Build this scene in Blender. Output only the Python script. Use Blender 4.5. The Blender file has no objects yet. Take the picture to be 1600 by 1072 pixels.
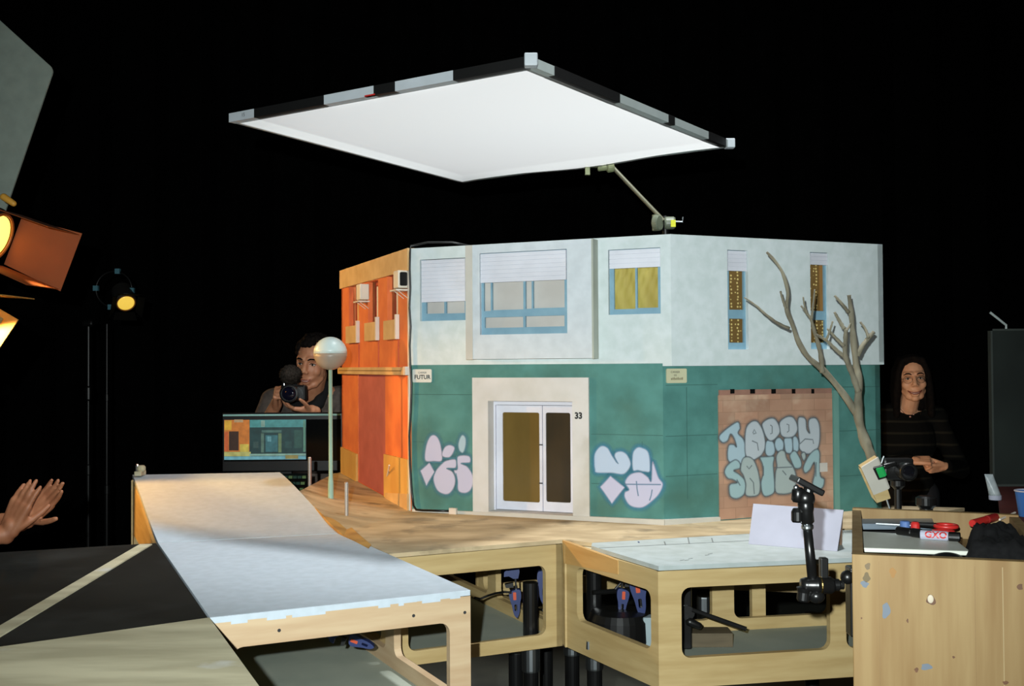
import bpy, bmesh, math, random
from mathutils import Vector as V, Matrix
from mathutils.geometry import tessellate_polygon
random.seed(7)
R = math.radians
sc = bpy.context.scene
COL = sc.collection

# ------------------------------------------------------------------ camera
EYE, F, PIT, ROL = 1.55, 1696.0, R(1.1755), R(0.3625)
fwd = V((0, math.cos(PIT), math.sin(PIT)))
r0, u0 = V((1, 0, 0)), V((0, -math.sin(PIT), math.cos(PIT)))
cam_right = r0 * math.cos(ROL) - u0 * math.sin(ROL)
cam_up = r0 * math.sin(ROL) + u0 * math.cos(ROL)
CAM = V((0, 0, EYE))
cd = bpy.data.cameras.new('camera')
cam = bpy.data.objects.new('camera', cd)
COL.objects.link(cam)
m3 = Matrix((cam_right, cam_up, -fwd)).transposed()
cam.matrix_world = Matrix.Translation(CAM) @ m3.to_4x4()
cd.sensor_width = 36.0
cd.lens = F / 1600.0 * 36.0
cd.clip_start, cd.clip_end = 0.02, 100
sc.camera = cam

# ------------------------------------------------------------------ world, light, exposure
w = bpy.data.worlds.new('world'); sc.world = w
w.use_nodes = True
w.node_tree.nodes['Background'].inputs[0].default_value = (0.6, 0.8, 0.9, 1)
w.node_tree.nodes['Background'].inputs[1].default_value = 0.0005
sc.view_settings.view_transform = 'Standard'
sc.view_settings.look = 'None'
sc.view_settings.gamma = 1
sc.view_settings.exposure = 0.0
try: sc.view_settings.use_curve_mapping = False
except Exception: pass

def look_at(o, target):
    d = (V(target) - o.location).normalized()
    o.rotation_euler = d.to_track_quat('-Z', 'Y').to_euler()
def spot(name, loc, target, energy, colour, size, blend, radius):
    l = bpy.data.lights.new(name, 'SPOT')
    l.energy, l.color, l.spot_size, l.spot_blend, l.shadow_soft_size = energy, colour, R(size), blend, radius
    o = bpy.data.objects.new(name, l); COL.objects.link(o)
    o.location = loc; look_at(o, target)
    return o
# the flash on the photographer's camera, just left of and above the lens
spot('flash_light', (-0.10, -0.15, 1.66), (-0.08, 3.4, 1.47), 420, (0.92, 1.0, 0.99), 84, 1.0, 0.012)
# studio lamp above the diffusion frame, shining down through its fabric
spot('overhead_light', (0.85, 3.15, 5.3), (0.20, 3.5, 2.32), 760, (0.96, 0.985, 1.0), 46, 0.6, 0.14)

# added warm fill, no lamp modelled, hidden behind the building to brighten the woman
spot('woman_fill_light', (1.25, 4.55, 0.95), (2.11, 5.7, 1.42), 13, (1.0, 0.66, 0.38), 70, 0.8, 0.06)

# ------------------------------------------------------------------ pixel rays (photo frame 1600 x 1072)
def ray(px, py):
    return (fwd * F + cam_right * (px - 800) - cam_up * (py - 536)).normalized()
def at_z(px, py, z):
    d = ray(px, py); return CAM + d * ((z - EYE) / d.z)
def at_d(px, py, y):
    d = ray(px, py); return CAM + d * (y / d.y)
class Frame:
    """A vertical plane: origin o, horizontal axis U along it, N out of it towards the viewer."""
    def __init__(s, a, b):
        a, b = V(a), V(b)
        s.o = V((a.x, a.y, 0)); d = V((b.x - a.x, b.y - a.y, 0)); s.len = d.length
        s.U = d.normalized(); s.N = V((s.U.y, -s.U.x, 0))
    def pt(s, u, z, off=0.0):
        p = s.o + s.U * u + s.N * off
        return V((p.x, p.y, z))
    def on(s, px, py, off=0.0):
        d = ray(px, py); o = s.o + s.N * off
        t = (o - CAM).dot(s.N) / d.dot(s.N)
        p = CAM + d * t
        return ((p - s.o).dot(s.U), p.z)
    def rect(s, x0, y0, x1, y1, off=0.0):
        """(u0, z0, u1, z1) of the rectangle seen between two pixel corners."""
        xm, ym = (x0 + x1) / 2, (y0 + y1) / 2
        ua, ub = s.on(x0, ym, off)[0], s.on(x1, ym, off)[0]
        zt, zb = s.on(xm, y0, off)[1], s.on(xm, y1, off)[1]
        return (min(ua, ub), min(zb, zt), max(ua, ub), max(zb, zt))

# ------------------------------------------------------------------ materials
def lin(c):
    return tuple((x / 12.92 if x <= 0.04045 else ((x + 0.055) / 1.055) ** 2.4) for x in c)
def rgb(r, g, b):
    return lin((r / 255, g / 255, b / 255)) + (1,)
def mat(name, c, rough=0.6, c2=None, scale=8.0, amt=0.5, stretch=(1, 1, 1), bump=0.0, metal=0.0,
        emit=None, estr=1.0, detail=4.0, dirt=None, dirt_scale=3.0, dirt_lo=0.55, dirt_hi=0.75, spec=0.5):
    m = bpy.data.materials.new(name); m.use_nodes = True
    nt = m.node_tree; N, L = nt.nodes, nt.links
    b = N['Principled BSDF']
    b.inputs['Base Color'].default_value = c
    b.inputs['Roughness'].default_value = rough
    b.inputs['Metallic'].default_value = metal
    b.inputs['Specular IOR Level'].default_value = spec
    tc = N.new('ShaderNodeTexCoord'); mp = N.new('ShaderNodeMapping')
    mp.inputs['Scale'].default_value = stretch
    L.new(tc.outputs['Object'], mp.inputs['Vector'])
    if c2 is None: c2 = tuple(x * 0.86 for x in c[:3]) + (1,)
    nz = N.new('ShaderNodeTexNoise'); nz.inputs['Scale'].default_value = scale; nz.inputs['Detail'].default_value = detail
    L.new(mp.outputs[0], nz.inputs['Vector'])
    rp = N.new('ShaderNodeMapRange'); rp.inputs[1].default_value = 0.35; rp.inputs[2].default_value = 0.65
    rp.inputs[4].default_value = amt * 2 if amt < .5 else 1.0
    L.new(nz.outputs['Fac'], rp.inputs[0])
    mx = N.new('ShaderNodeMix'); mx.data_type = 'RGBA'
    mx.inputs['A'].default_value = c; mx.inputs['B'].default_value = c2
    L.new(rp.outputs[0], mx.inputs['Factor'])
    out = mx.outputs['Result']
    if dirt:
        n2 = N.new('ShaderNodeTexNoise'); n2.inputs['Scale'].default_value = dirt_scale; n2.inputs['Detail'].default_value = 6
        L.new(tc.outputs['Object'], n2.inputs['Vector'])
        r2 = N.new('ShaderNodeMapRange'); r2.inputs[1].default_value = dirt_lo; r2.inputs[2].default_value = dirt_hi
        L.new(n2.outputs['Fac'], r2.inputs[0])
        m2 = N.new('ShaderNodeMix'); m2.data_type = 'RGBA'; m2.inputs['B'].default_value = dirt
        L.new(out, m2.inputs['A']); L.new(r2.outputs[0], m2.inputs['Factor']); out = m2.outputs['Result']
    L.new(out, b.inputs['Base Color'])
    if bump:
        bp = N.new('ShaderNodeBump'); bp.inputs['Strength'].default_value = bump; bp.inputs['Distance'].default_value = 0.004
        L.new(nz.outputs['Fac'], bp.inputs['Height']); L.new(bp.outputs[0], b.inputs['Normal'])
    if emit:
        b.inputs['Emission Color'].default_value = emit; b.inputs['Emission Strength'].default_value = estr
    return m

M = {}
M['white_paint'] = mat('white_paint', rgb(212, 222, 224), 0.75, rgb(200, 212, 212), 30, 0.6, dirt=rgb(200, 211, 210), dirt_scale=4)
M['bay_paint'] = mat('bay_paint', rgb(210, 218, 224), 0.75, rgb(200, 208, 214), 30, 0.6, dirt=rgb(200, 208, 212), dirt_scale=5)
M['teal'] = mat('teal_paint', rgb(82, 138, 132), 0.8, rgb(70, 122, 116), 14, 0.7, dirt=rgb(66, 104, 92), dirt_scale=5.5, dirt_lo=.52, dirt_hi=.78)
M['teal_dark'] = mat('teal_groove', rgb(60, 104, 98), 0.8)
M['beige_trim'] = mat('beige_trim', rgb(206, 202, 192), 0.7)
M['grey_trim'] = mat('grey_green_trim', rgb(178, 184, 172), 0.7)
M['blue_frame'] = mat('blue_window_paint', rgb(132, 170, 188), 0.6, rgb(120, 158, 178), 20)
M['blind'] = mat('white_blind', rgb(226, 228, 238), 0.5)
M['blind_gap'] = mat('blind_groove', rgb(150, 156, 172), 0.6)
M['pane_beige'] = mat('paper_pane', rgb(204, 200, 194), 0.5)
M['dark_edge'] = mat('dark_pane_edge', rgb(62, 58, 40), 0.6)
M['curtain'] = mat('ochre_curtain', rgb(186, 170, 86), 0.7, rgb(168, 150, 70), 25, 0.5, (1, 1, .3), 0.4)
M['door_white'] = mat('white_door_paint', rgb(222, 224, 236), 0.4)
M['surround'] = mat('door_surround_plaster', rgb(214, 212, 210), 0.8, rgb(200, 198, 192), 9, dirt=rgb(170, 164, 150), dirt_scale=4)
M['glass_ochre'] = mat('ochre_door_glass', rgb(118, 96, 50), 0.22, rgb(92, 74, 36), 6, 0.6, (1, 1, .3))
M['glass_dark'] = mat('dark_door_glass', rgb(70, 58, 40), 0.22, rgb(46, 42, 34), 6, 0.6, (1, 1, .4))
M['black'] = mat('black_plastic', rgb(18, 18, 18), 0.35, rgb(12, 12, 12))
M['black_matt'] = mat('black_matt', rgb(14, 14, 13), 0.9, rgb(9, 9, 9), spec=.1)
M['black_metal'] = mat('black_metal', rgb(22, 22, 22), 0.28, rgb(14, 14, 14), metal=.0)
M['steel'] = mat('bright_steel', rgb(196, 204, 208), 0.3, metal=1.0)
M['orange'] = mat('orange_paint', rgb(226, 122, 62), 0.75, rgb(212, 106, 54), 12, dirt=rgb(186, 90, 50), dirt_scale=4)
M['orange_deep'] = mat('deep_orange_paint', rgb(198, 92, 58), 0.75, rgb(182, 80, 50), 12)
M['rose'] = mat('rose_door_paint', rgb(196, 100, 88), 0.75, rgb(182, 90, 78), 12)
M['sand'] = mat('sand_paint', rgb(214, 178, 126), 0.8, rgb(198, 160, 108), 14)
M['yellow_base'] = mat('yellow_base_paint', rgb(216, 172, 92), 0.8, rgb(196, 148, 74), 10, 0.6, (1, 1, .4))
M['niche_white'] = mat('niche_white', rgb(226, 214, 200), 0.7)
M['ac_white'] = mat('aircon_white', rgb(226, 216, 200), 0.5)
M['ply'] = mat('birch_plywood', rgb(192, 168, 118), 0.6, rgb(176, 150, 100), 5, 0.6, (1.0, 1.0, 9), 0.05)
M['ply_pink'] = mat('birch_plywood_front', rgb(192, 168, 134), 0.6, rgb(180, 152, 118), 5, 0.6, (1.0, 1.0, 9), 0.05)
M['ply_orange'] = mat('varnished_plywood', rgb(198, 158, 98), 0.55, rgb(184, 142, 82), 5, 0.6, (1, 1, 9))
M['ply_grey'] = mat('worn_grey_plywood', rgb(206, 198, 166), 0.8, rgb(176, 168, 138), 4, 0.7, (1, 4, 1), 0.1, dirt=rgb(206, 206, 200), dirt_scale=7, dirt_lo=.62, dirt_hi=.72)
M['shelf_grey'] = mat('grey_shelf_board', rgb(166, 172, 158), 0.7, rgb(148, 156, 144), 5)
M['white_board'] = mat('pale_blue_white_board', rgb(184, 195, 204), 0.75, rgb(176, 187, 195), 40, 0.6, bump=0.05)
M['grey_board'] = mat('pale_grey_board', rgb(178, 188, 188), 0.7, rgb(166, 176, 174), 20, 0.6)
M['pencil'] = mat('pencil_line', rgb(120, 126, 124), 0.8)
M['pavement'] = mat('painted_pavement', rgb(198, 178, 142), 0.8, rgb(160, 140, 106), 6, 0.8, (1, 2.2, 1), 0.12, detail=8, dirt=rgb(126, 112, 86), dirt_scale=9, dirt_lo=.55, dirt_hi=.72)
M['curb'] = mat('yellow_curb_edge', rgb(196, 150, 74), 0.8, rgb(160, 116, 56), 14, bump=.1)
M['brick_board'] = mat('painted_brick_board', rgb(188, 152, 128), 0.85, rgb(166, 128, 106), 6, 0.7, dirt=rgb(204, 180, 156), dirt_scale=9)
M['brick_head'] = mat('brick_header', rgb(164, 120, 104), 0.85, rgb(126, 96, 80), 10)
M['concrete'] = mat('dark_concrete_floor', rgb(74, 76, 66), 0.85, rgb(58, 60, 54), 3, 0.7)
M['curtain_black'] = mat('black_studio_cloth', rgb(9, 9, 9), 0.95, rgb(6, 6, 6), spec=.05)
M['foam_white'] = mat('white_foam_board', rgb(176, 179, 196), 0.7)
M['pine'] = mat('pine_board', rgb(150, 124, 80), 0.65, rgb(132, 102, 58), 5, 0.7, (7, 7, .55), 0.06, detail=6)
M['bark'] = mat('dry_bark', rgb(142, 136, 116), 0.85, rgb(106, 100, 84), 26, 0.8, (1, 1, .3), 0.5)
M['tape_black'] = mat('black_tape', rgb(20, 20, 20), 0.5)
M['tape_white'] = mat('white_tape', rgb(196, 204, 210), 0.5)
M['alu'] = mat('painted_aluminium', rgb(176, 186, 184), 0.5)
M['blue_clamp'] = mat('blue_clamp_plastic', rgb(28, 46, 98), 0.4)
M['orange_clip'] = mat('orange_button', rgb(196, 74, 34), 0.4)
M['red'] = mat('red_plastic', rgb(196, 44, 40), 0.4)
M['ink'] = mat('dark_ink', rgb(40, 42, 44), 0.8)

# ------------------------------------------------------------------ object helpers
ORG = {}
def link(o): COL.objects.link(o); return o
def tag(o, label, cat, group=None, kind=None):
    if label: o['label'] = label
    if cat: o['category'] = cat
    if group: o['group'] = group
    if kind: o['kind'] = kind
    return o
def thing(name, label, cat, loc=(0, 0, 0), group=None):
    o = link(bpy.data.objects.new(name, None)); o.location = loc; o.empty_display_size = .05
    ORG[o.name] = V(loc)
    return tag(o, label, cat, group)
class MB:
    def __init__(s): s.bm = bmesh.new()
    def face(s, pts):
        return s.bm.faces.new([s.bm.verts.new(p) for p in pts])
    def hexa(s, p):
        v = [s.bm.verts.new(q) for q in p]
        for f in ((3, 2, 1, 0), (4, 5, 6, 7), (0, 1, 5, 4), (1, 2, 6, 5), (2, 3, 7, 6), (3, 0, 4, 7)):
            s.bm.faces.new([v[i] for i in f])
        return s
    def box(s, lo, hi, mtx=None):
        p = [V((x, y, z)) for z in (lo[2], hi[2]) for (x, y) in ((lo[0], lo[1]), (hi[0], lo[1]), (hi[0], hi[1]), (lo[0], hi[1]))]
        if mtx: p = [mtx @ q for q in p]
        return s.hexa(p)
    def fbox(s, fr, u0, z0, u1, z1, o0, o1):
        lo, hi = min(o0, o1), max(o0, o1)
        return s.hexa([fr.pt(u0, z0, hi), fr.pt(u1, z0, hi), fr.pt(u1, z0, lo), fr.pt(u0, z0, lo),
                       fr.pt(u0, z1, hi), fr.pt(u1, z1, hi), fr.pt(u1, z1, lo), fr.pt(u0, z1, lo)])
    def plate(s, outer, holes, fn, o0, o1):
        """2D outline with holes, extruded: fn(a, b, off) gives the 3D point."""
        loops = [outer] + holes
        tris = tessellate_polygon([[V((a, b, 0)) for a, b in l] for l in loops])
        flat = [p for l in loops for p in l]
        va = [s.bm.verts.new(fn(a, b, o0)) for a, b in flat]
        vb = [s.bm.verts.new(fn(a, b, o1)) for a, b in flat]
        for t in tris:
            try:
                s.bm.faces.new([va[i] for i in t]); s.bm.faces.new([vb[i] for i in reversed(t)])
            except ValueError: pass
        k = 0
        for l in loops:
            n = len(l)
            for i in range(n):
                a, b = k + i, k + (i + 1) % n
                s.bm.faces.new((va[a], va[b], vb[b], vb[a]))
            k += n
        return s
    def slab(s, pts, th):
        """Horizontal (or gently sloped) polygon of 3D top points with thickness downwards."""
        tris = tessellate_polygon([[V((p[0], p[1], 0)) for p in pts]])
        va = [s.bm.verts.new(V(p)) for p in pts]; vb = [s.bm.verts.new(V(p) - V((0, 0, th))) for p in pts]
        for t in tris:
            s.bm.faces.new([va[i] for i in t]); s.bm.faces.new([vb[i] for i in reversed(t)])
        for i in range(len(pts)):
            j = (i + 1) % len(pts); s.bm.faces.new((va[i], va[j], vb[j], vb[i]))
        return s
    def tube(s, pts, rad, n=10, cap=True):
        pts = [V(p) for p in pts]
        if not isinstance(rad, (list, tuple)): rad = [rad] * len(pts)
        rings = []; ref = None
        for i, p in enumerate(pts):
            t = (pts[min(i + 1, len(pts) - 1)] - pts[max(i - 1, 0)])
            t = t.normalized() if t.length > 1e-9 else V((0, 0, 1))
            if ref is None: ref = V((0, 0, 1)) if abs(t.z) < .9 else V((1, 0, 0))
            x = (ref - t * ref.dot(t)).normalized(); y = t.cross(x); ref = x
            rings.append([s.bm.verts.new(p + (x * math.cos(a) + y * math.sin(a)) * rad[i]) for a in [2 * math.pi * k / n for k in range(n)]])
        for a, b in zip(rings, rings[1:]):
            for k in range(n): s.bm.faces.new((a[k], a[(k + 1) % n], b[(k + 1) % n], b[k]))
        if cap:
            s.bm.faces.new(list(reversed(rings[0]))); s.bm.faces.new(rings[-1])
        return s
    def lathe(s, c, prof, axis=(0, 0, 1), n=24):
        """prof: list of (radius, height along axis)."""
        return s.tube_prof(V(c), V(axis).normalized(), prof, n)
    def tube_prof(s, c, t, prof, n):
        ref = V((0, 0, 1)) if abs(t.z) < .9 else V((1, 0, 0))
        x = (ref - t * ref.dot(t)).normalized(); y = t.cross(x); rings = []
        for r, h in prof:
            r = max(r, 1e-4)
            rings.append([s.bm.verts.new(c + t * h + (x * math.cos(a) + y * math.sin(a)) * r) for a in [2 * math.pi * k / n for k in range(n)]])
        for a, b in zip(rings, rings[1:]):
            for k in range(n): s.bm.faces.new((a[k], a[(k + 1) % n], b[(k + 1) % n], b[k]))
        s.bm.faces.new(list(reversed(rings[0]))); s.bm.faces.new(rings[-1])
        return s
    def ball(s, c, r, mtx=None, seg=16, ring=10):
        if not isinstance(r, (tuple, list)): r = (r, r, r)
        m = Matrix.Translation(V(c)) @ (mtx.to_4x4() if mtx else Matrix.Identity(4)) @ Matrix.Diagonal((r[0], r[1], r[2], 1))
        bmesh.ops.create_uvsphere(s.bm, u_segments=seg, v_segments=ring, radius=1, matrix=m)
        return s
    def capsule(s, a, b, ra, rb, n=14):
        a, b = V(a), V(b); t = b - a; L = t.length
        if L < 1e-6: return s.ball(a, ra)
        t = t / L; prof = []
        for i in range(5):
            q = math.pi / 2 * (1 - i / 4); prof.append((ra * math.cos(q), -ra * math.sin(q)))
        for i in range(5):
            q = math.pi / 2 * i / 4; prof.append((rb * math.cos(q), L + rb * math.sin(q)))
        return s.tube_prof(a, t, prof, n)
    def build(s, name, m, parent=None, smooth=False, bevel=0.0, extra=None, recalc=True):
        bm = s.bm
        if recalc: bmesh.ops.recalc_face_normals(bm, faces=bm.faces[:])
        me = bpy.data.meshes.new(name)
        org = ORG.get(parent.name, V((0, 0, 0))) if parent else V((0, 0, 0))
        if org.length: bmesh.ops.translate(bm, vec=-org, verts=bm.verts[:])
        bm.to_mesh(me); bm.free()
        if isinstance(m, (list, tuple)):
            for q in m: me.materials.append(q)
        else: me.materials.append(m)
        o = link(bpy.data.objects.new(name, me))
        if parent: o.parent = parent
        ORG[o.name] = org
        if smooth: me.polygons.foreach_set('use_smooth', [True] * len(me.polygons))
        if bevel:
            b = o.modifiers.new('bevel', 'BEVEL'); b.width = bevel; b.segments = 2; b.limit_method = 'ANGLE'
        return o
def text_mesh(txt, size, name, m, parent, fn, off=0.0006, align='CENTER', bold=0.0):
    """Lettering laid on a surface: fn(a, b, off) maps the text plane to 3D."""
    cu = bpy.data.curves.new('t', 'FONT'); cu.body = txt; cu.size = size; cu.align_x = align; cu.align_y = 'CENTER'
    cu.offset = bold; cu.resolution_u = 3
    o = link(bpy.data.objects.new('t', cu))
    dg = bpy.context.evaluated_depsgraph_get()
    me = bpy.data.meshes.new_from_object(o.evaluated_get(dg))
    b = MB(); vs = [b.bm.verts.new(fn(v.co.x, v.co.y, off)) for v in me.vertices]
    for p in me.polygons:
        try: b.bm.faces.new([vs[i] for i in p.vertices])
        except ValueError: pass
    bpy.data.objects.remove(o); bpy.data.curves.remove(cu); bpy.data.meshes.remove(me)
    return b.build(name, m, parent, recalc=False)
def rrect(u0, z0, u1, z1, r, k=5):
    out = []
    for cx, cz, a0 in ((u1 - r, z0 + r, -90), (u1 - r, z1 - r, 0), (u0 + r, z1 - r, 90), (u0 + r, z0 + r, 180)):
        for i in range(k + 1):
            a = R(a0 + 90 * i / k); out.append((cx + r * math.cos(a), cz + r * math.sin(a)))
    return out
def rc(t): return [(t[0], t[1]), (t[2], t[1]), (t[2], t[3]), (t[0], t[3])]
def ground(p): return V((p[0], p[1], 0))
# ------------------------------------------------------------------ setting
TZ = 1.08                                   # top of the set tables
ZM, ZT = 1.5528, 1.9323                     # top of the teal storey, top of the wall
def struct(name, mb, m):
    o = mb.build(name, m); o['kind'] = 'structure'; return o
struct('floor', MB().box((-6, -1.5, -.1), (6, 9, 0)), M['concrete'])
wb = MB()
n = 160
for i in range(n):                          # gathered black cloth along the back of the studio
    x0, x1 = -6 + 12 * i / n, -6 + 12 * (i + 1) / n
    y0, y1 = 8.6 + .06 * math.sin(i * 1.1), 8.6 + .06 * math.sin((i + 1) * 1.1)
    wb.hexa([(x0, y0, 0), (x1, y1, 0), (x1, y1 + .02, 0), (x0, y0 + .02, 0), (x0, y0, 5), (x1, y1, 5), (x1, y1 + .02, 5), (x0, y0 + .02, 5)])
struct('wall_back', wb, M['curtain_black'])
struct('wall_left', MB().box((-6, -1.5, 0), (-5.9, 8.5, 5)), M['curtain_black'])
struct('wall_right', MB().box((5.9, -1.5, 0), (6, 8.5, 5)), M['curtain_black'])

# ------------------------------------------------------------------ facade frames
P0, P1, P2, P3 = (-.6841, 4.3587), (-.3315, 3.5301), (.4674, 3.1807), (1.1965, 3.4930)
FM = Frame((P1[0], P1[1], 0), (P2[0], P2[1], 0))
FO = Frame((P0[0], P0[1], 0), (P1[0], P1[1], 0))
FW = Frame((P2[0], P2[1], 0), (P3[0], P3[1], 0))
uc = FM.on(1036.5, 700)[0]
c3 = FM.pt(uc, 0)
FR = Frame(c3, c3 + FW.U)
ur = FR.on(1376, 680)[0]

# ---- paint decals: soft edged shapes sprayed on a wall
dm = bpy.data.materials.new('spray_paint'); dm.use_nodes = True
nt = dm.node_tree; bs = nt.nodes['Principled BSDF']; bs.inputs['Roughness'].default_value = .8
va = nt.nodes.new('ShaderNodeVertexColor'); va.layer_name = 'paint'
nt.links.new(va.outputs['Color'], bs.inputs['Base Color']); nt.links.new(va.outputs['Alpha'], bs.inputs['Alpha'])
def smooth_loop(p, k=6):
    out = []; n = len(p)
    for i in range(n):
        a, b, c, d = [V((*p[(i + j) % n], 0)) for j in (-1, 0, 1, 2)]
        for t in [q / k for q in range(k)]:
            out.append(.5 * ((2 * b) + (c - a) * t + (2 * a - 5 * b + 4 * c - d) * t * t + (3 * b - a - 3 * c + d) * t ** 3))
    return [(q.x, q.y) for q in out]
class Decal:
    def __init__(s, fr): s.fr, s.v, s.f, s.c = fr, [], [], []
    def add(s, pts, cols, off):
        k = len(s.v); s.v += [s.fr.pt(a, z, off) for a, z in pts]; s.c += cols; return k
    def blob(s, px, col, off, soft=.004, grow=0.0, sharp=False, alpha=.95, base=0.0):
        q = px if sharp else smooth_loop(px)
        if sharp:                            # keep corners but give the edges enough points
            q = [((1 - t) * a[0] + t * b[0], (1 - t) * a[1] + t * b[1]) for a, b in zip(px, px[1:] + px[:1]) for t in (0, .25, .5, .75)]
        q = [s.fr.on(x, y, base) for x, y in q]
        n = len(q); area = sum(q[i][0] * q[(i + 1) % n][1] - q[(i + 1) % n][0] * q[i][1] for i in range(n))
        if area < 0: q.reverse()
        nrm = []
        for i in range(n):
            d = V((q[(i + 1) % n][0] - q[i - 1][0], q[(i + 1) % n][1] - q[i - 1][1], 0)); d = d.normalized() if d.length else V((1, 0, 0))
            nrm.append((d.y, -d.x))
        inn = [(a + nx * (grow - soft / 2), b + nz * (grow - soft / 2)) for (a, b), (nx, nz) in zip(q, nrm)]
        outr = [(a + nx * (grow + soft / 2), b + nz * (grow + soft / 2)) for (a, b), (nx, nz) in zip(q, nrm)]
        i0 = s.add(inn, [col[:3] + (alpha,)] * n, off + base); o0 = s.add(outr, [col[:3] + (0,)] * n, off + base)
        for t in tessellate_polygon([[V((a, b, 0)) for a, b in inn]]): s.f.append([i0 + i for i in t])
        for i in range(n): j = (i + 1) % n; s.f.append([i0 + i, i0 + j, o0 + j, o0 + i])
    def stroke(s, px, wd, col, off, alpha=.9, base=0.0, closed=False):
        q = [s.fr.on(x, y, base) for x, y in px]; n = len(q); rows = []
        for i in range(n):
            a, b = (q[i - 1], q[(i + 1) % n]) if closed else (q[max(i - 1, 0)], q[min(i + 1, n - 1)])
            d = V((b[0] - a[0], b[1] - a[1], 0)); d = d.normalized() if d.length else V((1, 0, 0))
            nx, nz = -d.y * wd / 2, d.x * wd / 2
            rows.append(s.add([(q[i][0] + nx, q[i][1] + nz), q[i], (q[i][0] - nx, q[i][1] - nz)],
                              [col[:3] + (0,), col[:3] + (alpha,), col[:3] + (0,)], off + base))
        pr = list(zip(rows, rows[1:])) + ([(rows[-1], rows[0])] if closed else [])
        for a, b in pr:
            s.f += [[a, b, b + 1, a + 1], [a + 1, b + 1, b + 2, a + 2]]
    def build(s, name, parent, label=None):
        org = ORG.get(parent.name, V((0, 0, 0)))
        me = bpy.data.meshes.new(name); me.from_pydata([p - org for p in s.v], [], s.f)
        at = me.color_attributes.new('paint', 'FLOAT_COLOR', 'POINT')
        at.data.foreach_set('color', [x for c in s.c for x in c])
        me.materials.append(dm)
        o = link(bpy.data.objects.new(name, me)); o.parent = parent; ORG[o.name] = org
        if label: o['label'] = label
        return o

# ------------------------------------------------------------------ corner building (white over teal)
bc = thing('miniature_building', 'white and teal miniature corner building with graffiti, house number 33 and a street door', 'miniature building', FM.pt(.4, TZ))
bo = thing('miniature_building', 'orange miniature building with two air conditioners, to the left of the teal one', 'miniature building', FO.pt(.45, TZ))

WA, WC = FM.rect(656, 404, 733, 501), FM.rect(950.5, 388.5, 1032, 491)
WD, WE = FW.rect(1137, 391, 1169, 546), FW.rect(1266.5, 394.5, 1295.5, 545.5)
L1 = FM.len
bo_off = .045                               # how far the bay stands out
# walls
BL_ = FM.on(738, 470, 0)[0]; BAY = FM.rect(728, 378, 926.5, 560.5, bo_off)
mb = MB()
mb.plate([(0, ZM), (L1, ZM), (L1, ZT), (0, ZT)], [rc(WA), rc(WC), [(BAY[0] + .06, ZM + .06), (BAY[2] - .06, ZM + .06), (BAY[2] - .06, ZT - .06), (BAY[0] + .06, ZT - .06)]], FM.pt, 0, -.02)
mb.plate([(0, ZM), (FW.len, ZM), (FW.len, ZT), (0, ZT)], [rc(WD), rc(WE)], FW.pt, 0, -.02)
mb.slab([FM.pt(0, ZM, -.02), FM.pt(L1, ZM, -.0), FW.pt(FW.len, ZM, -.0), FW.pt(FW.len, ZM, -.3), FM.pt(L1 - .1, ZM, -.4), FM.pt(0, ZM, -.3)], .008)
e = FW.pt(FW.len, 0); s2 = Frame(e, e - FW.N)
mb.plate([(0, ZM), (.32, ZM), (.32, ZT), (0, ZT)], [], s2.pt, 0, -.02)
mb.build('upper_wall', M['white_paint'], bc)
DR = FM.rect(764.5, 627, 896, 803)          # door recess
mb = MB()
mb.plate([(0.004, TZ), (uc, TZ), (uc, ZM), (0.004, ZM)], [[(DR[0] - .01, TZ + .01), (DR[2] + .01, TZ + .01), (DR[2] + .01, DR[3] + .01), (DR[0] - .01, DR[3] + .01)]], FM.pt, 0, -.02)
mb.plate([(0, TZ), (ur, TZ), (ur, ZM - .008), (0, ZM - .008)], [], FR.pt, 0, -.02)
e = FR.pt(ur, 0); s3 = Frame(e, e - FW.N)
mb.plate([(0, TZ), (.32, TZ), (.32, ZM - .01), (0, ZM - .01)], [], s3.pt, 0, -.02)
low = mb.build('lower_wall', M['teal'], bc)
for fr, (x0, y0, x1, y1) in ((FM, (924, 679, 1036, 680)), (FM, (924, 757, 1036, 758)), (FM, (645, 616, 738, 617)), (FM, (645, 690, 662, 691)), (FM, (1003, 690, 1004, 760)), (FR, (1040, 601, 1121, 602)),
                             (FR, (1040, 680, 1121, 681)), (FR, (1040, 742, 1121, 743)), (FR, (1310, 672, 1374, 673)), (FR, (1310, 742, 1374, 743)), (FR, (1073, 605, 1074, 780)), (FR, (1310, 604, 1374, 605))):
    q = fr.rect(x0, y0, x1, y1); MB().fbox(fr, *q, .0003, -.001).build('painted_joint', M['teal_dark'], bc)
# plinth
mb = MB()
za = FM.on(690, 800)[1]
mb.hexa([FM.pt(.012, TZ, .012), FM.pt(uc + .004, TZ, .012), FM.pt(uc, TZ, -.01), FM.pt(.012, TZ, -.01),
         FM.pt(.012, TZ + .008, .012), FM.pt(uc + .004, TZ + .016, .012), FM.pt(uc, TZ + .016, -.01), FM.pt(.012, TZ + .008, -.01)])
mb.hexa([FR.pt(-.005, TZ, .012), FR.pt(FR.on(1122, 800)[0], TZ, .012), FR.pt(FR.on(1122, 800)[0], TZ, -.01), FR.pt(0, TZ, -.01),
         FR.pt(-.005, TZ + .016, .012), FR.pt(FR.on(1122, 800)[0], TZ + .012, .012), FR.pt(FR.on(1122, 800)[0], TZ + .012, -.01), FR.pt(0, TZ + .016, -.01)])
mb.build('plinth', M['beige_trim'], bc)
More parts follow.
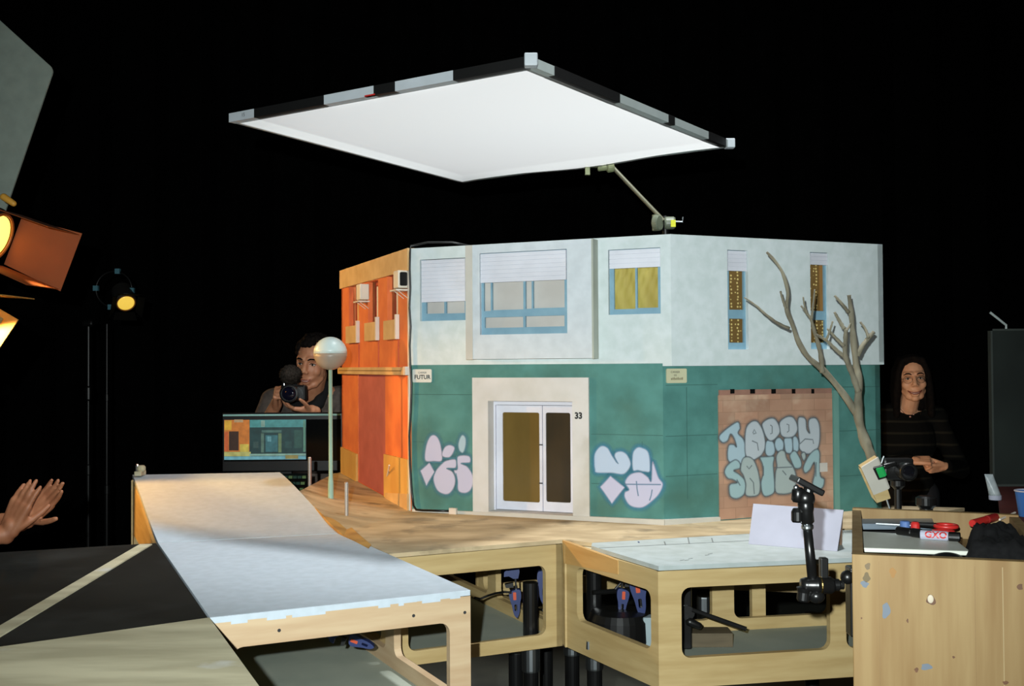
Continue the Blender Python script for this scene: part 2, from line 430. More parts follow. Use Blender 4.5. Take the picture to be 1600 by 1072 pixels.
# bay
mb = MB(); W2 = FM.rect(749.5, 392.5, 886, 522, bo_off)
bt = ZT - .006
mb.plate([(BAY[0], BAY[1]), (BAY[2], BAY[1]), (BAY[2], bt), (BAY[0], bt)], [rc(W2)], FM.pt, bo_off, bo_off - .014)
for a, b in ((BAY[0], BAY[0] + .014), (BAY[2] - .014, BAY[2])):
    mb.fbox(FM, a, BAY[1], b, bt, bo_off - .013, 0)
mb.fbox(FM, BAY[0], BAY[1], BAY[2], BAY[1] + .012, bo_off - .013, 0)
mb.fbox(FM, BAY[0], bt - .012, BAY[2], bt, bo_off - .013, 0)
bay = mb.build('bay', M['bay_paint'], bc)
q = FM.on(738.5, 470, bo_off)[0]
MB().fbox(FM, BAY[0] - .001, BAY[1] - .001, q, bt, bo_off + .0012, bo_off - .001).build('bay_left_trim', M['beige_trim'], bay)
MB().fbox(FM, BAY[2] - .004, BAY[1] - .002, BAY[2] + .0015, bt, bo_off + .0005, 0.001).build('bay_side_trim', M['grey_trim'], bay)

def blind(fr, q, o, parent, pitch=.0125):
    mb = MB(); u0, z0, u1, z1 = q
    nn = max(2, round((z1 - z0) / pitch))
    mb.fbox(fr, u0, z0, u1, z1, o - .004, o - .007)
    for i in range(nn):
        a = z0 + (z1 - z0) * i / nn; b = z0 + (z1 - z0) * (i + 1) / nn
        mb.fbox(fr, u0, a + (.0011 if i else 0), u1, b, o, o - .004)
    return mb.build('blind', M['blind'], parent)
def window(fr, hole, panes, bl, base, pm, pane_name='pane', depth=.034, frame_o=.014):
    mb = MB(); x = .006
    o = base - frame_o
    hs = [fr.rect(*p, o) for p in panes]
    mb.plate([(hole[0] - x, hole[1] - x), (hole[2] + x, hole[1] - x), (hole[2] + x, hole[3] + x), (hole[0] - x, hole[3] + x)], [rc(h) for h in hs], fr.pt, o, o - .008)
    wn = mb.build('window', M['blue_frame'], bc)
    MB().fbox(fr, hole[0] - .01, hole[1] - .01, hole[2] + .01, hole[3] + .01, base - depth, base - depth - .004).build(pane_name, pm, wn)
    if bl:
        q = list(fr.rect(*bl, base - .006)); q[0] = max(q[0], hole[0] + .0015); q[2] = min(q[2], hole[2] - .0015); q[3] = min(q[3], hole[3] - .002)
        blind(fr, q, base - .004, wn)
    return wn
window(FM, WA, [(666, 404, 694, 490), (697, 404, 726, 489.5)], (659, 403, 727, 471.5), 0, M['pane_beige'])
window(FM, W2, [(756, 400, 766.5, 486), (769, 400, 817.5, 484), (821, 400, 830.5, 482.5), (833, 400, 882, 481),
                (757.5, 495.5, 817.5, 512), (821, 493.5, 882, 510.5)], (751, 391, 884.5, 439.5), bo_off, M['pane_beige'], depth=.028)
# ochre curtain, draped behind the panes of the corner window
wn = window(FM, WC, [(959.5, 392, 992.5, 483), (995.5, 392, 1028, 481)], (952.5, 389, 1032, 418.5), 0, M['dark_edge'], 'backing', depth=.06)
mb = MB(); G = 26; q = (WC[0] - .004, WC[1] - .004, WC[2] + .004, WC[3] - .03)
gv = [[mb.bm.verts.new(FM.pt(q[0] + (q[2] - q[0]) * i / G, q[1] + (q[3] - q[1]) * j / G + (0.006 * math.sin(i * .55 + 1) if j == G else 0),
       -.032 + .0035 * math.sin(i * .8 + j * .25) * math.cos(j * .2 + i * .3) + .003 * math.sin(i * 1.9 - j * .7) * (j / G))) for j in range(G + 1)] for i in range(G + 1)]
for i in range(G):
    for j in range(G): mb.bm.faces.new((gv[i][j], gv[i + 1][j], gv[i + 1][j + 1], gv[i][j + 1]))
mb.build('curtain', M['curtain'], wn, smooth=True)
# dotted curtains on the right facade
dmn = mat('dotted_curtain', rgb(122, 96, 44), .8); ntd = dmn.node_tree
vo = ntd.nodes.new('ShaderNodeTexVoronoi'); vo.inputs['Scale'].default_value = 95; vo.inputs['Randomness'].default_value = .35
lt = ntd.nodes.new('ShaderNodeMath'); lt.operation = 'LESS_THAN'; lt.inputs[1].default_value = .30
mxd = ntd.nodes.new('ShaderNodeMix'); mxd.data_type = 'RGBA'; mxd.inputs['A'].default_value = rgb(112, 84, 36); mxd.inputs['B'].default_value = rgb(214, 190, 120)
tcd = ntd.nodes.new('ShaderNodeTexCoord')
ntd.links.new(tcd.outputs['Object'], vo.inputs['Vector']); ntd.links.new(vo.outputs['Distance'], lt.inputs[0]); ntd.links.new(lt.outputs[0], mxd.inputs['Factor'])
ntd.links.new(mxd.outputs['Result'], ntd.nodes['Principled BSDF'].inputs['Base Color'])
for H, pans, bl in ((WD, [(1139, 394, 1162, 484), (1139.5, 498, 1162.5, 535.5)], (1137, 391, 1167.5, 423.5)),
                    (WE, [(1266, 396, 1288, 486), (1266, 500, 1289, 535.5)], (1266.5, 394, 1294, 414))):
    window(FW, H, pans, bl, 0, dmn, 'curtain', depth=.03)
q = FW.rect(1281, 414, 1288.5, 486, -.026)
MB().fbox(FW, *q, -.0245, -.0285).build('curtain_border', mat('tan_curtain_border', rgb(160, 116, 62)), bc)
# door: surround, two leaves with panes
SU = FM.rect(740, 590, 921.5, 806)
mb = MB(); mb.plate([(SU[0], TZ + .002), (SU[2], TZ + .002), (SU[2], SU[3]), (SU[0], SU[3])], [[(DR[0], TZ + .012), (DR[2], TZ + .012), (DR[2], DR[3]), (DR[0], DR[3])]], FM.pt, .008, -.06)
mb.fbox(FM, DR[0], TZ + .002, DR[2], TZ + .013, .008, -.06)
mb.build('door_surround', M['surround'], bc)
do = -.04; DL = FM.rect(774, 628, 896, 803, do)
DL = (DL[0], TZ + .013, DR[2] + .004, DR[3] + .003)
zt = FM.on(834, 633, do)[1]
fr_ = MB(); fr_.fbox(FM, DL[0], zt, DL[2], DL[3], do + .004, do - .014); fr_.fbox(FM, DL[0] - .004, DL[1], DL[0] + .003, DL[3], do + .005, do - .014)
dr = fr_.build('door', M['door_white'], bc)
um = FM.on(848, 715, do)[0]
for nm, a, b, gp, gm in (('door_leaf', DL[0] + .004, um - .0012, (785.5, 644.5, 843, 784), 'glass_ochre'), ('door_leaf', um + .0012, DL[2], (853, 645, 891.5, 785), 'glass_dark')):
    g = FM.rect(*gp, do)
    mb = MB(); mb.plate([(a, DL[1] + .002), (b, DL[1] + .002), (b, zt - .0015), (a, zt - .0015)], [rrect(*g, .006)], FM.pt, do, do - .012)
    lf = mb.build(nm, M['door_white'], dr)
    MB().fbox(FM, g[0] - .004, g[1] - .004, g[2] + .004, g[3] + .004, do - .004, do - .008).build('glass', M[gm], dr)
for y in (695, 755):
    c = FM.on(845.5, y, do); MB().fbox(FM, c[0] - .005, c[1] - .0015, c[0] + .005, c[1] + .0015, do + .006, do - .001).build('handle', M['ink'], dr)
# number
c = FM.on(904, 650, .008)
text_mesh('33', .026, 'house_number', M['ink'], bc, lambda a, b, o: FM.pt(c[0] + a * .95, c[1] + b, .008 + o), bold=.0012)
# street plates
def plate_sign(fr, px, lines, m, scribble=None):
    q = fr.rect(*px); mb = MB(); mb.plate(rrect(*q, .004), [], fr.pt, .004, 0)
    s = mb.build('street_sign', m, bc)
    for txt, x, y, sz, bd in lines:
        c = fr.on(x, y, .004)
        text_mesh(txt, sz, 'lettering', M['ink'], s, lambda a, b, o: fr.pt(c[0] + a, c[1] + b, .004 + o), bold=bd)
    return s
plate_sign(FM, (645.5, 577, 675, 597.5), [('CARRER', 660, 582.5, .0085, 0), ('FUTUR', 660, 589.5, .019, .0004)], mat('cream_sign', rgb(220, 222, 214), .5))
sg = plate_sign(FR, (1040.5, 576, 1072, 598.5), [('CARRER', 1055, 581.5, .0085, 0), ('DE', 1055, 586.5, .0075, 0)], mat('yellowed_sign', rgb(208, 206, 172), .6))
mb = MB(); c = FR.on(1057, 592)
for i in range(9):                          # worn third line of the sign, illegible
    mb.fbox(FR, c[0] - .021 + i * .0047, c[1] - .003, c[0] - .0185 + i * .0047, c[1] + .0025 + .001 * (i % 3), .0046, .003)
mb.build('lettering', mat('faded_ink', rgb(122, 112, 84)), sg)
# walled-up doorway on the right facade
BQ = FR.rect(1122.5, 616, 1300, 806); BQ = (BQ[0], TZ + .003, BQ[2], BQ[3])
HQ = FR.rect(1122.5, 608, 1298, 616)
bk = M['brick_board'].copy(); M['brick_board2'] = bk
ntb = bk.node_tree; br = ntb.nodes.new('ShaderNodeTexBrick'); br.inputs['Scale'].default_value = 1.0
br.inputs['Brick Width'].default_value = .085; br.inputs['Row Height'].default_value = .036; br.inputs['Mortar Size'].default_value = .0016; br.inputs['Mortar Smooth'].default_value = .6
for k, v in (('Color1', (.86, .86, .86, 1)), ('Color2', (1.08, 1.02, 1.0, 1)), ('Mortar', (.8, .78, .75, 1))): br.inputs[k].default_value = v
tcb = ntb.nodes.new('ShaderNodeTexCoord'); mpb = ntb.nodes.new('ShaderNodeMapping'); mpb.inputs['Rotation'].default_value = (0, 0, -math.atan2(FR.U.y, FR.U.x))
vm = ntb.nodes.new('ShaderNodeVectorMath'); sx = ntb.nodes.new('ShaderNodeSeparateXYZ'); cx = ntb.nodes.new('ShaderNodeCombineXYZ')
ntb.links.new(tcb.outputs['Object'], mpb.inputs['Vector']); ntb.links.new(mpb.outputs[0], sx.inputs[0]); ntb.links.new(sx.outputs['X'], cx.inputs['X']); ntb.links.new(sx.outputs['Z'], cx.inputs['Y'])
ntb.links.new(cx.outputs[0], br.inputs['Vector'])
bsd = ntb.nodes['Principled BSDF']; prev = bsd.inputs['Base Color'].links[0].from_socket
ml = ntb.nodes.new('ShaderNodeMix'); ml.data_type = 'RGBA'; ml.blend_type = 'MULTIPLY'; ml.inputs['Factor'].default_value = 1
ntb.links.new(prev, ml.inputs['A']); ntb.links.new(br.outputs['Color'], ml.inputs['B']); ntb.links.new(ml.outputs['Result'], bsd.inputs['Base Color'])
bw = MB().fbox(FR, *BQ, .004, -.001).build('walled_up_door', bk, bc)
hd = MB().fbox(FR, *HQ, .005, -.001).build('brick_header', M['brick_head'], bc)
for i, (x0, x1) in enumerate(((1139.5, 1146), (1170.5, 1178), (1203.5, 1210.5), (1235.5, 1241), (1266, 1270.5))):
    q = FR.rect(x0, 608, x1, 615); MB().fbox(FR, *q, .0058, .004).build('header_slot', M['black_matt'], hd)
q = FR.rect(1301.5, 610, 1309, 800); MB().fbox(FR, q[0], TZ + .003, q[2], q[3], .008, -.001).build('door_trim', mat('pale_teal_trim', rgb(112, 160, 150)), bc)
# graffiti
def zz(pts, ox, oy, k): return [(ox + x / k, oy + y / k) for x, y in pts]
LAV, BLU, PALE, HAZE = lin((.76, .76, .86)), lin((.66, .76, .81)), lin((.73, .77, .80)), lin((.32, .54, .62))
d = Decal(FM); g = lambda p: zz(p, 650, 670, 8.936)
sh = [([(130, 440), (140, 250), (190, 120), (250, 85), (310, 130), (352, 250), (365, 440), (250, 455)], 0), ([(360, 360), (400, 260), (470, 225), (540, 260), (520, 340), (470, 400), (400, 400)], 0),
      ([(590, 230), (610, 140), (650, 85), (695, 130), (695, 240), (660, 335), (610, 310)], 0), ([(60, 585), (190, 470), (265, 605), (145, 800)], 1),
      ([(245, 720), (270, 600), (370, 480), (440, 440), (555, 430), (555, 545), (440, 555), (510, 600), (550, 690), (540, 800), (480, 895), (400, 915), (300, 860)], 0),
      ([(580, 390), (740, 380), (755, 470), (640, 485), (720, 530), (790, 640), (800, 760), (760, 860), (680, 900), (590, 860), (575, 700), (530, 585), (580, 560)], 0)]
for p, s in sh: d.blob(g(p), HAZE, .0005, .016, .006, bool(s), .75)
for p, s in sh: d.blob(g(p), LAV if p[0][0] != 590 else BLU, .0009, .005, -.001, bool(s))
for p in ([(425, 555), (570, 555), (572, 380)], [(380, 410), (560, 410)], [(625, 485), (760, 485)], [(560, 620), (580, 760), (560, 860)], [(220, 470), (380, 470)], [(270, 600), (160, 790)]): d.stroke(g(p), .006, HAZE, .0013)
d.build('graffiti', bc, 'lavender bubble graffiti left of the street door')
d = Decal(FM); g = lambda p: zz(p, 915, 690, 9.746)
sh = [([(130, 330), (140, 180), (230, 70), (330, 90), (400, 200), (480, 320), (440, 220), (470, 160), (560, 150), (640, 210), (690, 340), (640, 450), (560, 500), (400, 480), (170, 475), (140, 420)], 0),
      ([(220, 690), (380, 520), (600, 700), (400, 950)], 1), ([(720, 430), (715, 200), (770, 100), (850, 90), (960, 170), (985, 440), (900, 460), (800, 440)], 0),
      ([(600, 620), (680, 500), (830, 465), (950, 540), (1000, 600), (1020, 300), (1110, 540), (1180, 650), (1120, 800), (1000, 920), (880, 1000), (760, 1005), (660, 960), (595, 850), (600, 770), (660, 730)], 0)]
for p, s in sh: d.blob(g(p), lin((.28, .55, .68)), .0005, .016, .006, bool(s), .75)
for p, s in sh: d.blob(g(p), LAV if p[0][0] in (220, 600) else lin((.72, .79, .88)), .0009, .005, -.001, bool(s))
for p in ([(775, 600), (785, 720), (805, 830)], [(1015, 730), (1000, 820), (975, 900)], [(990, 240), (988, 450)], [(590, 650), (1150, 655)], [(400, 200), (500, 340)]): d.stroke(g(p), .005, lin((.36, .52, .64)), .0013)
d.build('graffiti', bc, 'lavender bubble graffiti right of the street door')
d = Decal(FR); gu = lambda p: zz(p, 1115, 595, 8.421); gl = lambda p: zz(p, 1115, 690, 8.421)
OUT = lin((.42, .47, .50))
up = [[(80, 715), (300, 545), (345, 620), (320, 690), (390, 770), (430, 900), (390, 1060), (300, 1110), (200, 1060), (180, 960), (200, 850), (260, 840), (300, 870), (270, 760), (220, 700), (180, 790), (110, 810)],
      [(410, 900), (420, 650), (480, 550), (560, 530), (620, 600), (660, 700), (680, 860), (640, 960), (600, 1000), (480, 1060), (430, 1000)],
      [(690, 800), (760, 790), (800, 850), (800, 950), (740, 1000), (680, 950)],
      [(640, 560), (720, 500), (800, 500), (860, 590), (870, 680), (800, 770), (740, 790), (690, 740), (650, 640)],
      [(820, 770), (870, 750), (920, 820), (900, 930), (830, 920), (800, 840)], [(930, 760), (1020, 750), (1040, 850), (1020, 950), (950, 940), (930, 850)], [(1040, 750), (1090, 740), (1120, 820), (1110, 920), (1050, 930)],
      [(870, 540), (960, 475), (1040, 480), (1090, 560), (1100, 650), (1050, 730), (960, 750), (890, 720), (870, 640)],
      [(1110, 500), (1170, 480), (1210, 520), (1222, 640), (1262, 690), (1245, 600), (1250, 520), (1290, 490), (1350, 500), (1390, 600), (1390, 800), (1340, 930), (1220, 960), (1130, 900), (1125, 800), (1110, 680)]]
lo = [[(140, 400), (180, 310), (280, 240), (340, 280), (340, 350), (260, 380), (330, 430), (400, 500), (420, 600), (390, 700), (300, 750), (220, 720), (200, 620), (220, 560), (310, 540), (250, 500), (180, 480)],
      [(350, 370), (380, 230), (450, 200), (520, 240), (570, 350), (600, 480), (610, 600), (590, 690), (520, 720), (420, 700), (420, 560), (390, 450)],
      [(610, 210), (700, 200), (790, 200), (780, 300), (790, 450), (800, 600), (780, 680), (690, 720), (640, 680), (620, 540), (650, 420), (640, 300)],
      [(820, 200), (870, 120), (930, 130), (960, 230), (1040, 330), (1080, 450), (1070, 600), (1020, 670), (900, 690), (810, 650), (810, 420), (830, 330)],
      [(1000, 180), (1060, 120), (1110, 180), (1150, 270), (1140, 340), (1070, 350), (1030, 280)], [(1150, 170), (1190, 140), (1210, 200), (1180, 250)],
      [(1180, 330), (1260, 170), (1350, 100), (1390, 150), (1390, 280), (1400, 450), (1450, 500), (1430, 600), (1350, 640), (1300, 560), (1330, 400), (1320, 270), (1260, 370), (1200, 410)]]
bs_ = .004
allb = [(gu(p), BLU if p[0][0] in (80, 690, 820, 930, 1040) else PALE) for p in up] + [(gl(p), lin((.66, .72, .72)) if i % 2 else lin((.62, .74, .76))) for i, p in enumerate(lo)]
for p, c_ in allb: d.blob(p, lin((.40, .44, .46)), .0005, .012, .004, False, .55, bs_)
for i, (p, c_) in enumerate(allb):
    o_ = .0008 + i * .00006
    d.blob(p, c_, o_, .003, 0, False, .95, bs_); d.stroke(smooth_loop(p), .0075, OUT, o_ + .00003, .62, bs_, True)
for p in ([(510, 690), (530, 640), (555, 690), (515, 700)], [(500, 790), (570, 820), (585, 920)], [(740, 580), (765, 600), (765, 690), (740, 700)], [(955, 570), (985, 580), (985, 660), (960, 680)], [(1130, 830), (1200, 765), (1300, 775), (1310, 830)]): d.stroke(gu(p), .0055, OUT, .0021, .8, bs_)
for p in ([(430, 320), (460, 360), (500, 310)], [(470, 480), (520, 540), (530, 690)], [(790, 345), (1030, 335)], [(900, 380), (950, 440)], [(1345, 270), (1340, 460)], [(300, 500), (345, 580)], [(650, 320), (650, 450)]): d.stroke(gl(p), .0055, OUT, .0021, .8, bs_)
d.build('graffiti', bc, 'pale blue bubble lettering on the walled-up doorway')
q = FR.rect(1279, 723, 1291, 737); MB().fbox(FR, *q, .0052, .0062).build('paper_notice', M['pane_beige'], bc)

# ------------------------------------------------------------------ orange building
def zo(x, y): return (500 + x / 4.465, 360 + y / 4.465)
LO = FO.len
def oz(u): return TZ + .043 * (1 - u / LO)  # the pavement climbs towards the far end
def opx(x0, y0, x1, y1, off=0): return FO.rect(*zo(x0, y0), *zo(x1, y1), off)
ND = .028                                   # depth of the window niches
nich = [FO.rect(545.5, 446, 560.5, 533), FO.rect(575, 439, 591, 529), FO.rect(605, 430, 622, 527)]
DRo = FO.rect(559.5, 586, 602, 737)
mb = MB()
mb.plate([(0, oz(0)), (LO, oz(LO)), (LO, ZT), (0, ZT)], [rc(n_) for n_ in nich] + [[(DRo[0], oz(DRo[0]) + .0012), (DRo[2], oz(DRo[2]) + .0012), (DRo[2], DRo[3]), (DRo[0], DRo[3])]], FO.pt, 0, -.018)
e = FO.pt(0, 0); s4 = Frame(e - FO.N * .4, e)
mb.plate([(0, oz(0)), (.4, oz(0)), (.4, ZT), (0, ZT)], [], s4.pt, 0, -.018)
mb.build('wall', M['orange'], bo)
def sl(fr, u0, u1, za0, za1, zb0, zb1, o0, o1):
    """Sloped strip on the facade: z runs from za0 (at u0) to za1 (at u1) at the bottom, zb0 to zb1 at the top."""
    return MB().hexa([fr.pt(u0, za0, o0), fr.pt(u1, za1, o0), fr.pt(u1, za1, o1), fr.pt(u0, za0, o1), fr.pt(u0, zb0, o0), fr.pt(u1, zb1, o0), fr.pt(u1, zb1, o1), fr.pt(u0, zb0, o1)])
pb = FO.on(*zo(400, 340))[1]
sl(FO, -.004, LO - .002, pb, pb, ZT + .002, ZT + .002, .007, -.02).build('parapet', M['sand'], bo)
cb = opx(300, 955, 480, 1005)
cn = sl(FO, -.004, LO, cb[1] , cb[1], cb[3], cb[3], .016, -.001).build('cornice', M['sand'], bo)
MB().fbox(FO, .02, cb[1] + .012, LO - .05, cb[1] + .015, .0165, .014).build('cornice_groove', mat('brown_line', rgb(120, 90, 50)), cn)
MB().fbox(FO, LO - .02, cb[1], LO + .002, cb[3] + .002, .018, 0).build('cornice_end', M['niche_white'], cn)
nb_ = [(200, 690, 270, 775), (325, 675, 405, 755), (460, 655, 540, 745)]
for k, nq in enumerate(nich):
    u0, z0, u1, z1 = nq
    mb = MB(); mb.fbox(FO, u0 - .003, z0 - .003, u1 + .003, z1 + .003, -ND, -ND - .004)
    nn_ = mb.build('window_niche', M['orange_deep'], bo)
    wz = z0 + (z1 - z0) * .18
    MB().fbox(FO, u0 + (u1 - u0) * .45, wz, u1, z1 - .02, -ND + .012, -ND + .001).build('window', M['niche_white'] if k else M['sand'], nn_)
    MB().fbox(FO, u0 + (u1 - u0) * .72, wz + .03, u1 - .004, z1 - .1, -ND + .014, -ND + .011).build('pane', M['orange'], nn_)
    si = MB(); si.fbox(FO, u0 - .006, z0 - .008, u1, z0 + .058, .013, -ND + .001)
    sill = si.build('sill', M['sand'], nn_)
    MB().fbox(FO, u1 - .0002, z0 - .008, u1 + .012, z0 + .075, .013, -.001).build('sill_end', M['niche_white'], nn_)
    MB().fbox(FO, u1 + .002, cb[3], u1 + .009, z0 - .008, .003, -.001).build('pilaster_line', M['orange_deep'], bo)
# ground floor: rose door, sandy base blocks
MB().plate([(DRo[0] + .0002, oz(DRo[0]) + .0015), (DRo[2] - .0002, oz(DRo[2]) + .0015), (DRo[2] - .0002, DRo[3] - .0003), (DRo[0] + .0002, DRo[3] - .0003)], [], FO.pt, -.003, -.017).build('door', M['rose'], bo)
for u0, u1, h0, h1 in ((.006, DRo[0] - .004, .105, .105), (DRo[2] + .004, LO - .012, .15, .165)):
    sl(FO, u0, u1, oz(u0) + .001, oz(u1) + .001, oz(u0) + h0, oz(u1) + h1, .008, -.001).build('base_block', M['yellow_base'], bo)
sl(FO, DRo[2] + .03, LO - .004, oz(DRo[2] + .03) + .001, oz(LO) + .001, oz(DRo[2]) + .018, oz(LO) + .055, .011, .002).build('base_strip', M['sand'], bo)
# white edge strip at the corner where the two buildings meet
MB().fbox(FO, LO - .012, oz(LO) + .001, LO - .001, pb - .002, .005, -.001).build('corner_strip', M['niche_white'], bo)
def aircon(uc_, zc, front):
    a = MB(); w2, h2, dp = .027, .029, .036
    a.fbox(FO, uc_ - w2, zc - h2, uc_ + w2, zc + h2, dp, .001)
    ac = a.build('air_conditioner', M['ac_white'], bo, bevel=.003)
    g_ = MB(); g_.plate(rrect(.005, zc - h2 + .007, dp - .006, zc + h2 - .006, .005), [], lambda a_, b_, o_: FO.pt(uc_ + w2 + o_, b_, a_), .0015, -.001)
    g_.build('grille', M['black'] if front else M['ac_white'], ac)
    f_ = MB(); f_.fbox(FO, uc_ - w2 - .012, zc - h2 - .009, uc_ + w2 + .006, zc - h2 - .004, .044, .001)
    f_.build('shelf', M['niche_white'], ac)
    for du in (-.02, .02): MB().tube([FO.pt(uc_ + du, zc - h2 - .0085, .034), FO.pt(uc_ + du, zc - h2 - .032, .002)], .0013, 6).build('bracket', M['niche_white'], ac)
    return ac
c1 = FO.on(*zo(312, 428), .018); c2 = FO.on(*zo(592, 337), .018)
aircon(c1[0] - .027, c1[1], False)
aircon(min(c2[0] - .027, LO - .04), c2[1], True)

# ------------------------------------------------------------------ cable running down between the two buildings
cb_ = thing('cable', 'black cable running down the joint between the orange and teal buildings', 'cable', FM.pt(.01, TZ))
pts = [FM.pt(.19, ZT + .004, -.06), FM.pt(.14, ZT + .016, -.03), FM.pt(.06, ZT + .018, -.012), FM.pt(.006, ZT + .008, .004)]
xs = [640.5, 640, 641, 639.5, 641.5, 640, 641, 643, 642, 639.5, 640.5, 643.5, 646, 652, 662, 680, 703]
ys = [395, 420, 450, 480, 510, 540, 570, 600, 640, 680, 725, 770, 790, 796, 797, 797.5, 798]
for x, y in zip(xs, ys): a_ = FM.on(x, y, .008); pts.append(FM.pt(a_[0], a_[1], .008 if y < 794 else .016))
MB().tube(pts, .0036, 8).build('cord', M['black'], cb_, smooth=True)
a_ = FM.on(709, 799, .014); MB().fbox(FM, a_[0] - .013, a_[1] - .011, a_[0] + .013, a_[1] + .011, .024, .0125).build('junction_box', M['niche_white'], cb_, bevel=.0015)
# ------------------------------------------------------------------ set tables: plywood box modules with rounded openings, on black tube legs
MH = .285
ZTOP, ZBOT = TZ - .012, TZ - MH
def frame_panel(a, b, holes, zt=ZTOP, zb=ZBOT, th=.018, z_at_a=None, z_at_b=None):
    fr = Frame(a, b); mb = MB()
    za, zbb = z_at_a or zt, z_at_b or zt
    mb.plate([(0, zb), (fr.len, zb), (fr.len, zbb), (0, za)], [rrect(*h, .022) for h in holes], fr.pt, 0, -th)
    return mb
def auto_holes(L, n=None, zt=ZTOP, zb=ZBOT, side=.06):
    n = n or max(1, round(L / .45)); wd = (L - side) / n
    return [(side / 2 + i * wd + .03, zb + .055, side / 2 + (i + 1) * wd - .03, zt - .062) for i in range(n)]
def leg(parent, x, y, ztop=ZBOT, up=0.0, r=.021):
    """Black steel tube leg with a bright socket under the module; some poke up through the shelf."""
    l = MB().lathe((x, y, 0), [(r, .0), (r, ztop + up)], n=18).build('leg', M['black_metal'], parent, smooth=False)
    MB().lathe((x, y, ztop - .075), [(r + .003, 0), (r + .0035, .004), (r + .0035, .070), (r + .003, .0745)], n=18).build('leg_socket', M['steel'], l)
    MB().lathe((x, y, 0), [(r + .012, 0), (r + .012, .012), (r + .002, .02)], n=18).build('foot', M['black'], l)
def module(label, poly, sides, legs, mat_='ply', top='ply_grey', loc=None, shelf=True):
    """poly: counter-clockwise XY corners; sides: list per edge of holes (None = automatic)."""
    cx = sum(p[0] for p in poly) / len(poly); cy = sum(p[1] for p in poly) / len(poly)
    t = thing('set_table', label, 'table', (cx, cy, 0), 'plywood set tables')
    n = len(poly)
    for i in range(n):
        a, b = V((*poly[i], 0)), V((*poly[(i + 1) % n], 0))
        h = sides[i] if i < len(sides) and sides[i] is not None else auto_holes((b - a).length)
        frame_panel(a, b, h).build('side_frame', M[mat_ if i == 0 or not isinstance(mat_, tuple) else mat_], t)
    ins = [(cx + (p[0] - cx) * .955, cy + (p[1] - cy) * .955) for p in poly]
    MB().slab([(p[0], p[1], ZTOP) for p in ins], .012).build('top_panel', M[top], t)
    if shelf: MB().slab([(p[0], p[1], ZBOT + .02) for p in ins], .012).build('shelf', M['shelf_grey'], t)
    for l in legs: leg(t, *l)
    return t
def xy(px, py, z=TZ): p = at_z(px, py, z); return (p.x, p.y)
LFL, LFR, LBR, LBL = xy(328, 965), xy(735, 922), xy(533, 833), xy(247, 848)
A_, B_, C1 = xy(878, 843), xy(1028, 885), xy(1330, 872)
dC = (V(C1) - V(B_)).normalized(); C_ = tuple(V(B_) + dC * 1.12)
dM = V((A_[0] - xy(650, 862)[0], A_[1] - xy(650, 862)[1])).normalized(); nM = V((-dM.y, dM.x))
# the middle box begins where its front line meets the right side of the near box
eL = (V(LBR) - V(LFR)).normalized(); rL = V((eL.y, -eL.x)) * .0015
pL = V(LFR) + rL; den = dM.x * eL.y - dM.y * eL.x
sM = ((V(A_) - pL).x * eL.y - (V(A_) - pL).y * eL.x) / den
MFL = tuple(V(A_) - dM * sM); MLB = tuple(V(LBR) + rL)
eH = (V((at_z(437, 738, 1.183).x, at_z(437, 738, 1.183).y)) - V(LBR)).normalized()
MBR = tuple(V(A_) + nM * 1.25); MBL = tuple(V(LBR) + rL * 1.2 + eH * .86)
A2 = tuple(V(A_) + dM * .003)
G_ = tuple(V(A2) + nM * .60)
def px_holes(a, b, rects, off=0):
    fr = Frame(a, b); return [fr.rect(*r) for r in rects]
# module under the near white board
h = px_holes((*LFL, 0), (*LFR, 0), [(372, 999, 703, 1131)]); f0 = Frame((*LFL, 0), (*LFR, 0))
h = [(f0.on(345, 1030)[0] * 0 + .04, ZBOT + .05, f0.on(703, 1010)[0], f0.on(690, 974)[1])]
ins_ = lambda p, c, k=.02: tuple(V(p) + (V(c) - V(p)).normalized() * k)
module('plywood table box under the near pale blue board, its open front facing the camera', [LFL, LFR, LBR, LBL], [h, None, None, None],
       [(*xy(675, 1030, 1.02), ZBOT, .12), (LFR[0] - .30, LFR[1] + .55), (LFL[0] + .05, LFL[1] + .12), (LFL[0] - .25, LFL[1] + .75)], 'ply_pink')
# middle module under the pavement
h = px_holes((*MFL, 0), (*A_, 0), [(700, 886, 853, 999)]); f1 = Frame((*MFL, 0), (*A_, 0))
h = [(.05, f1.on(790, 1000)[1], f1.on(853, 940)[0], f1.on(780, 890)[1])]
q1 = at_d(829, 950, A_[1] + .03); q2 = at_d(806, 1040, A_[1] + .22)
module('plywood table box under the painted pavement, between the two other open-fronted boxes', [MFL, A_, MBR, MBL, MLB], [h, None, None, None, None],
       [(q1.x, q1.y, ZBOT, .165), (q2.x, q2.y), (MFL[0] - .1, MFL[1] + .35), (MBR[0] - .1, MBR[1] - .15)])
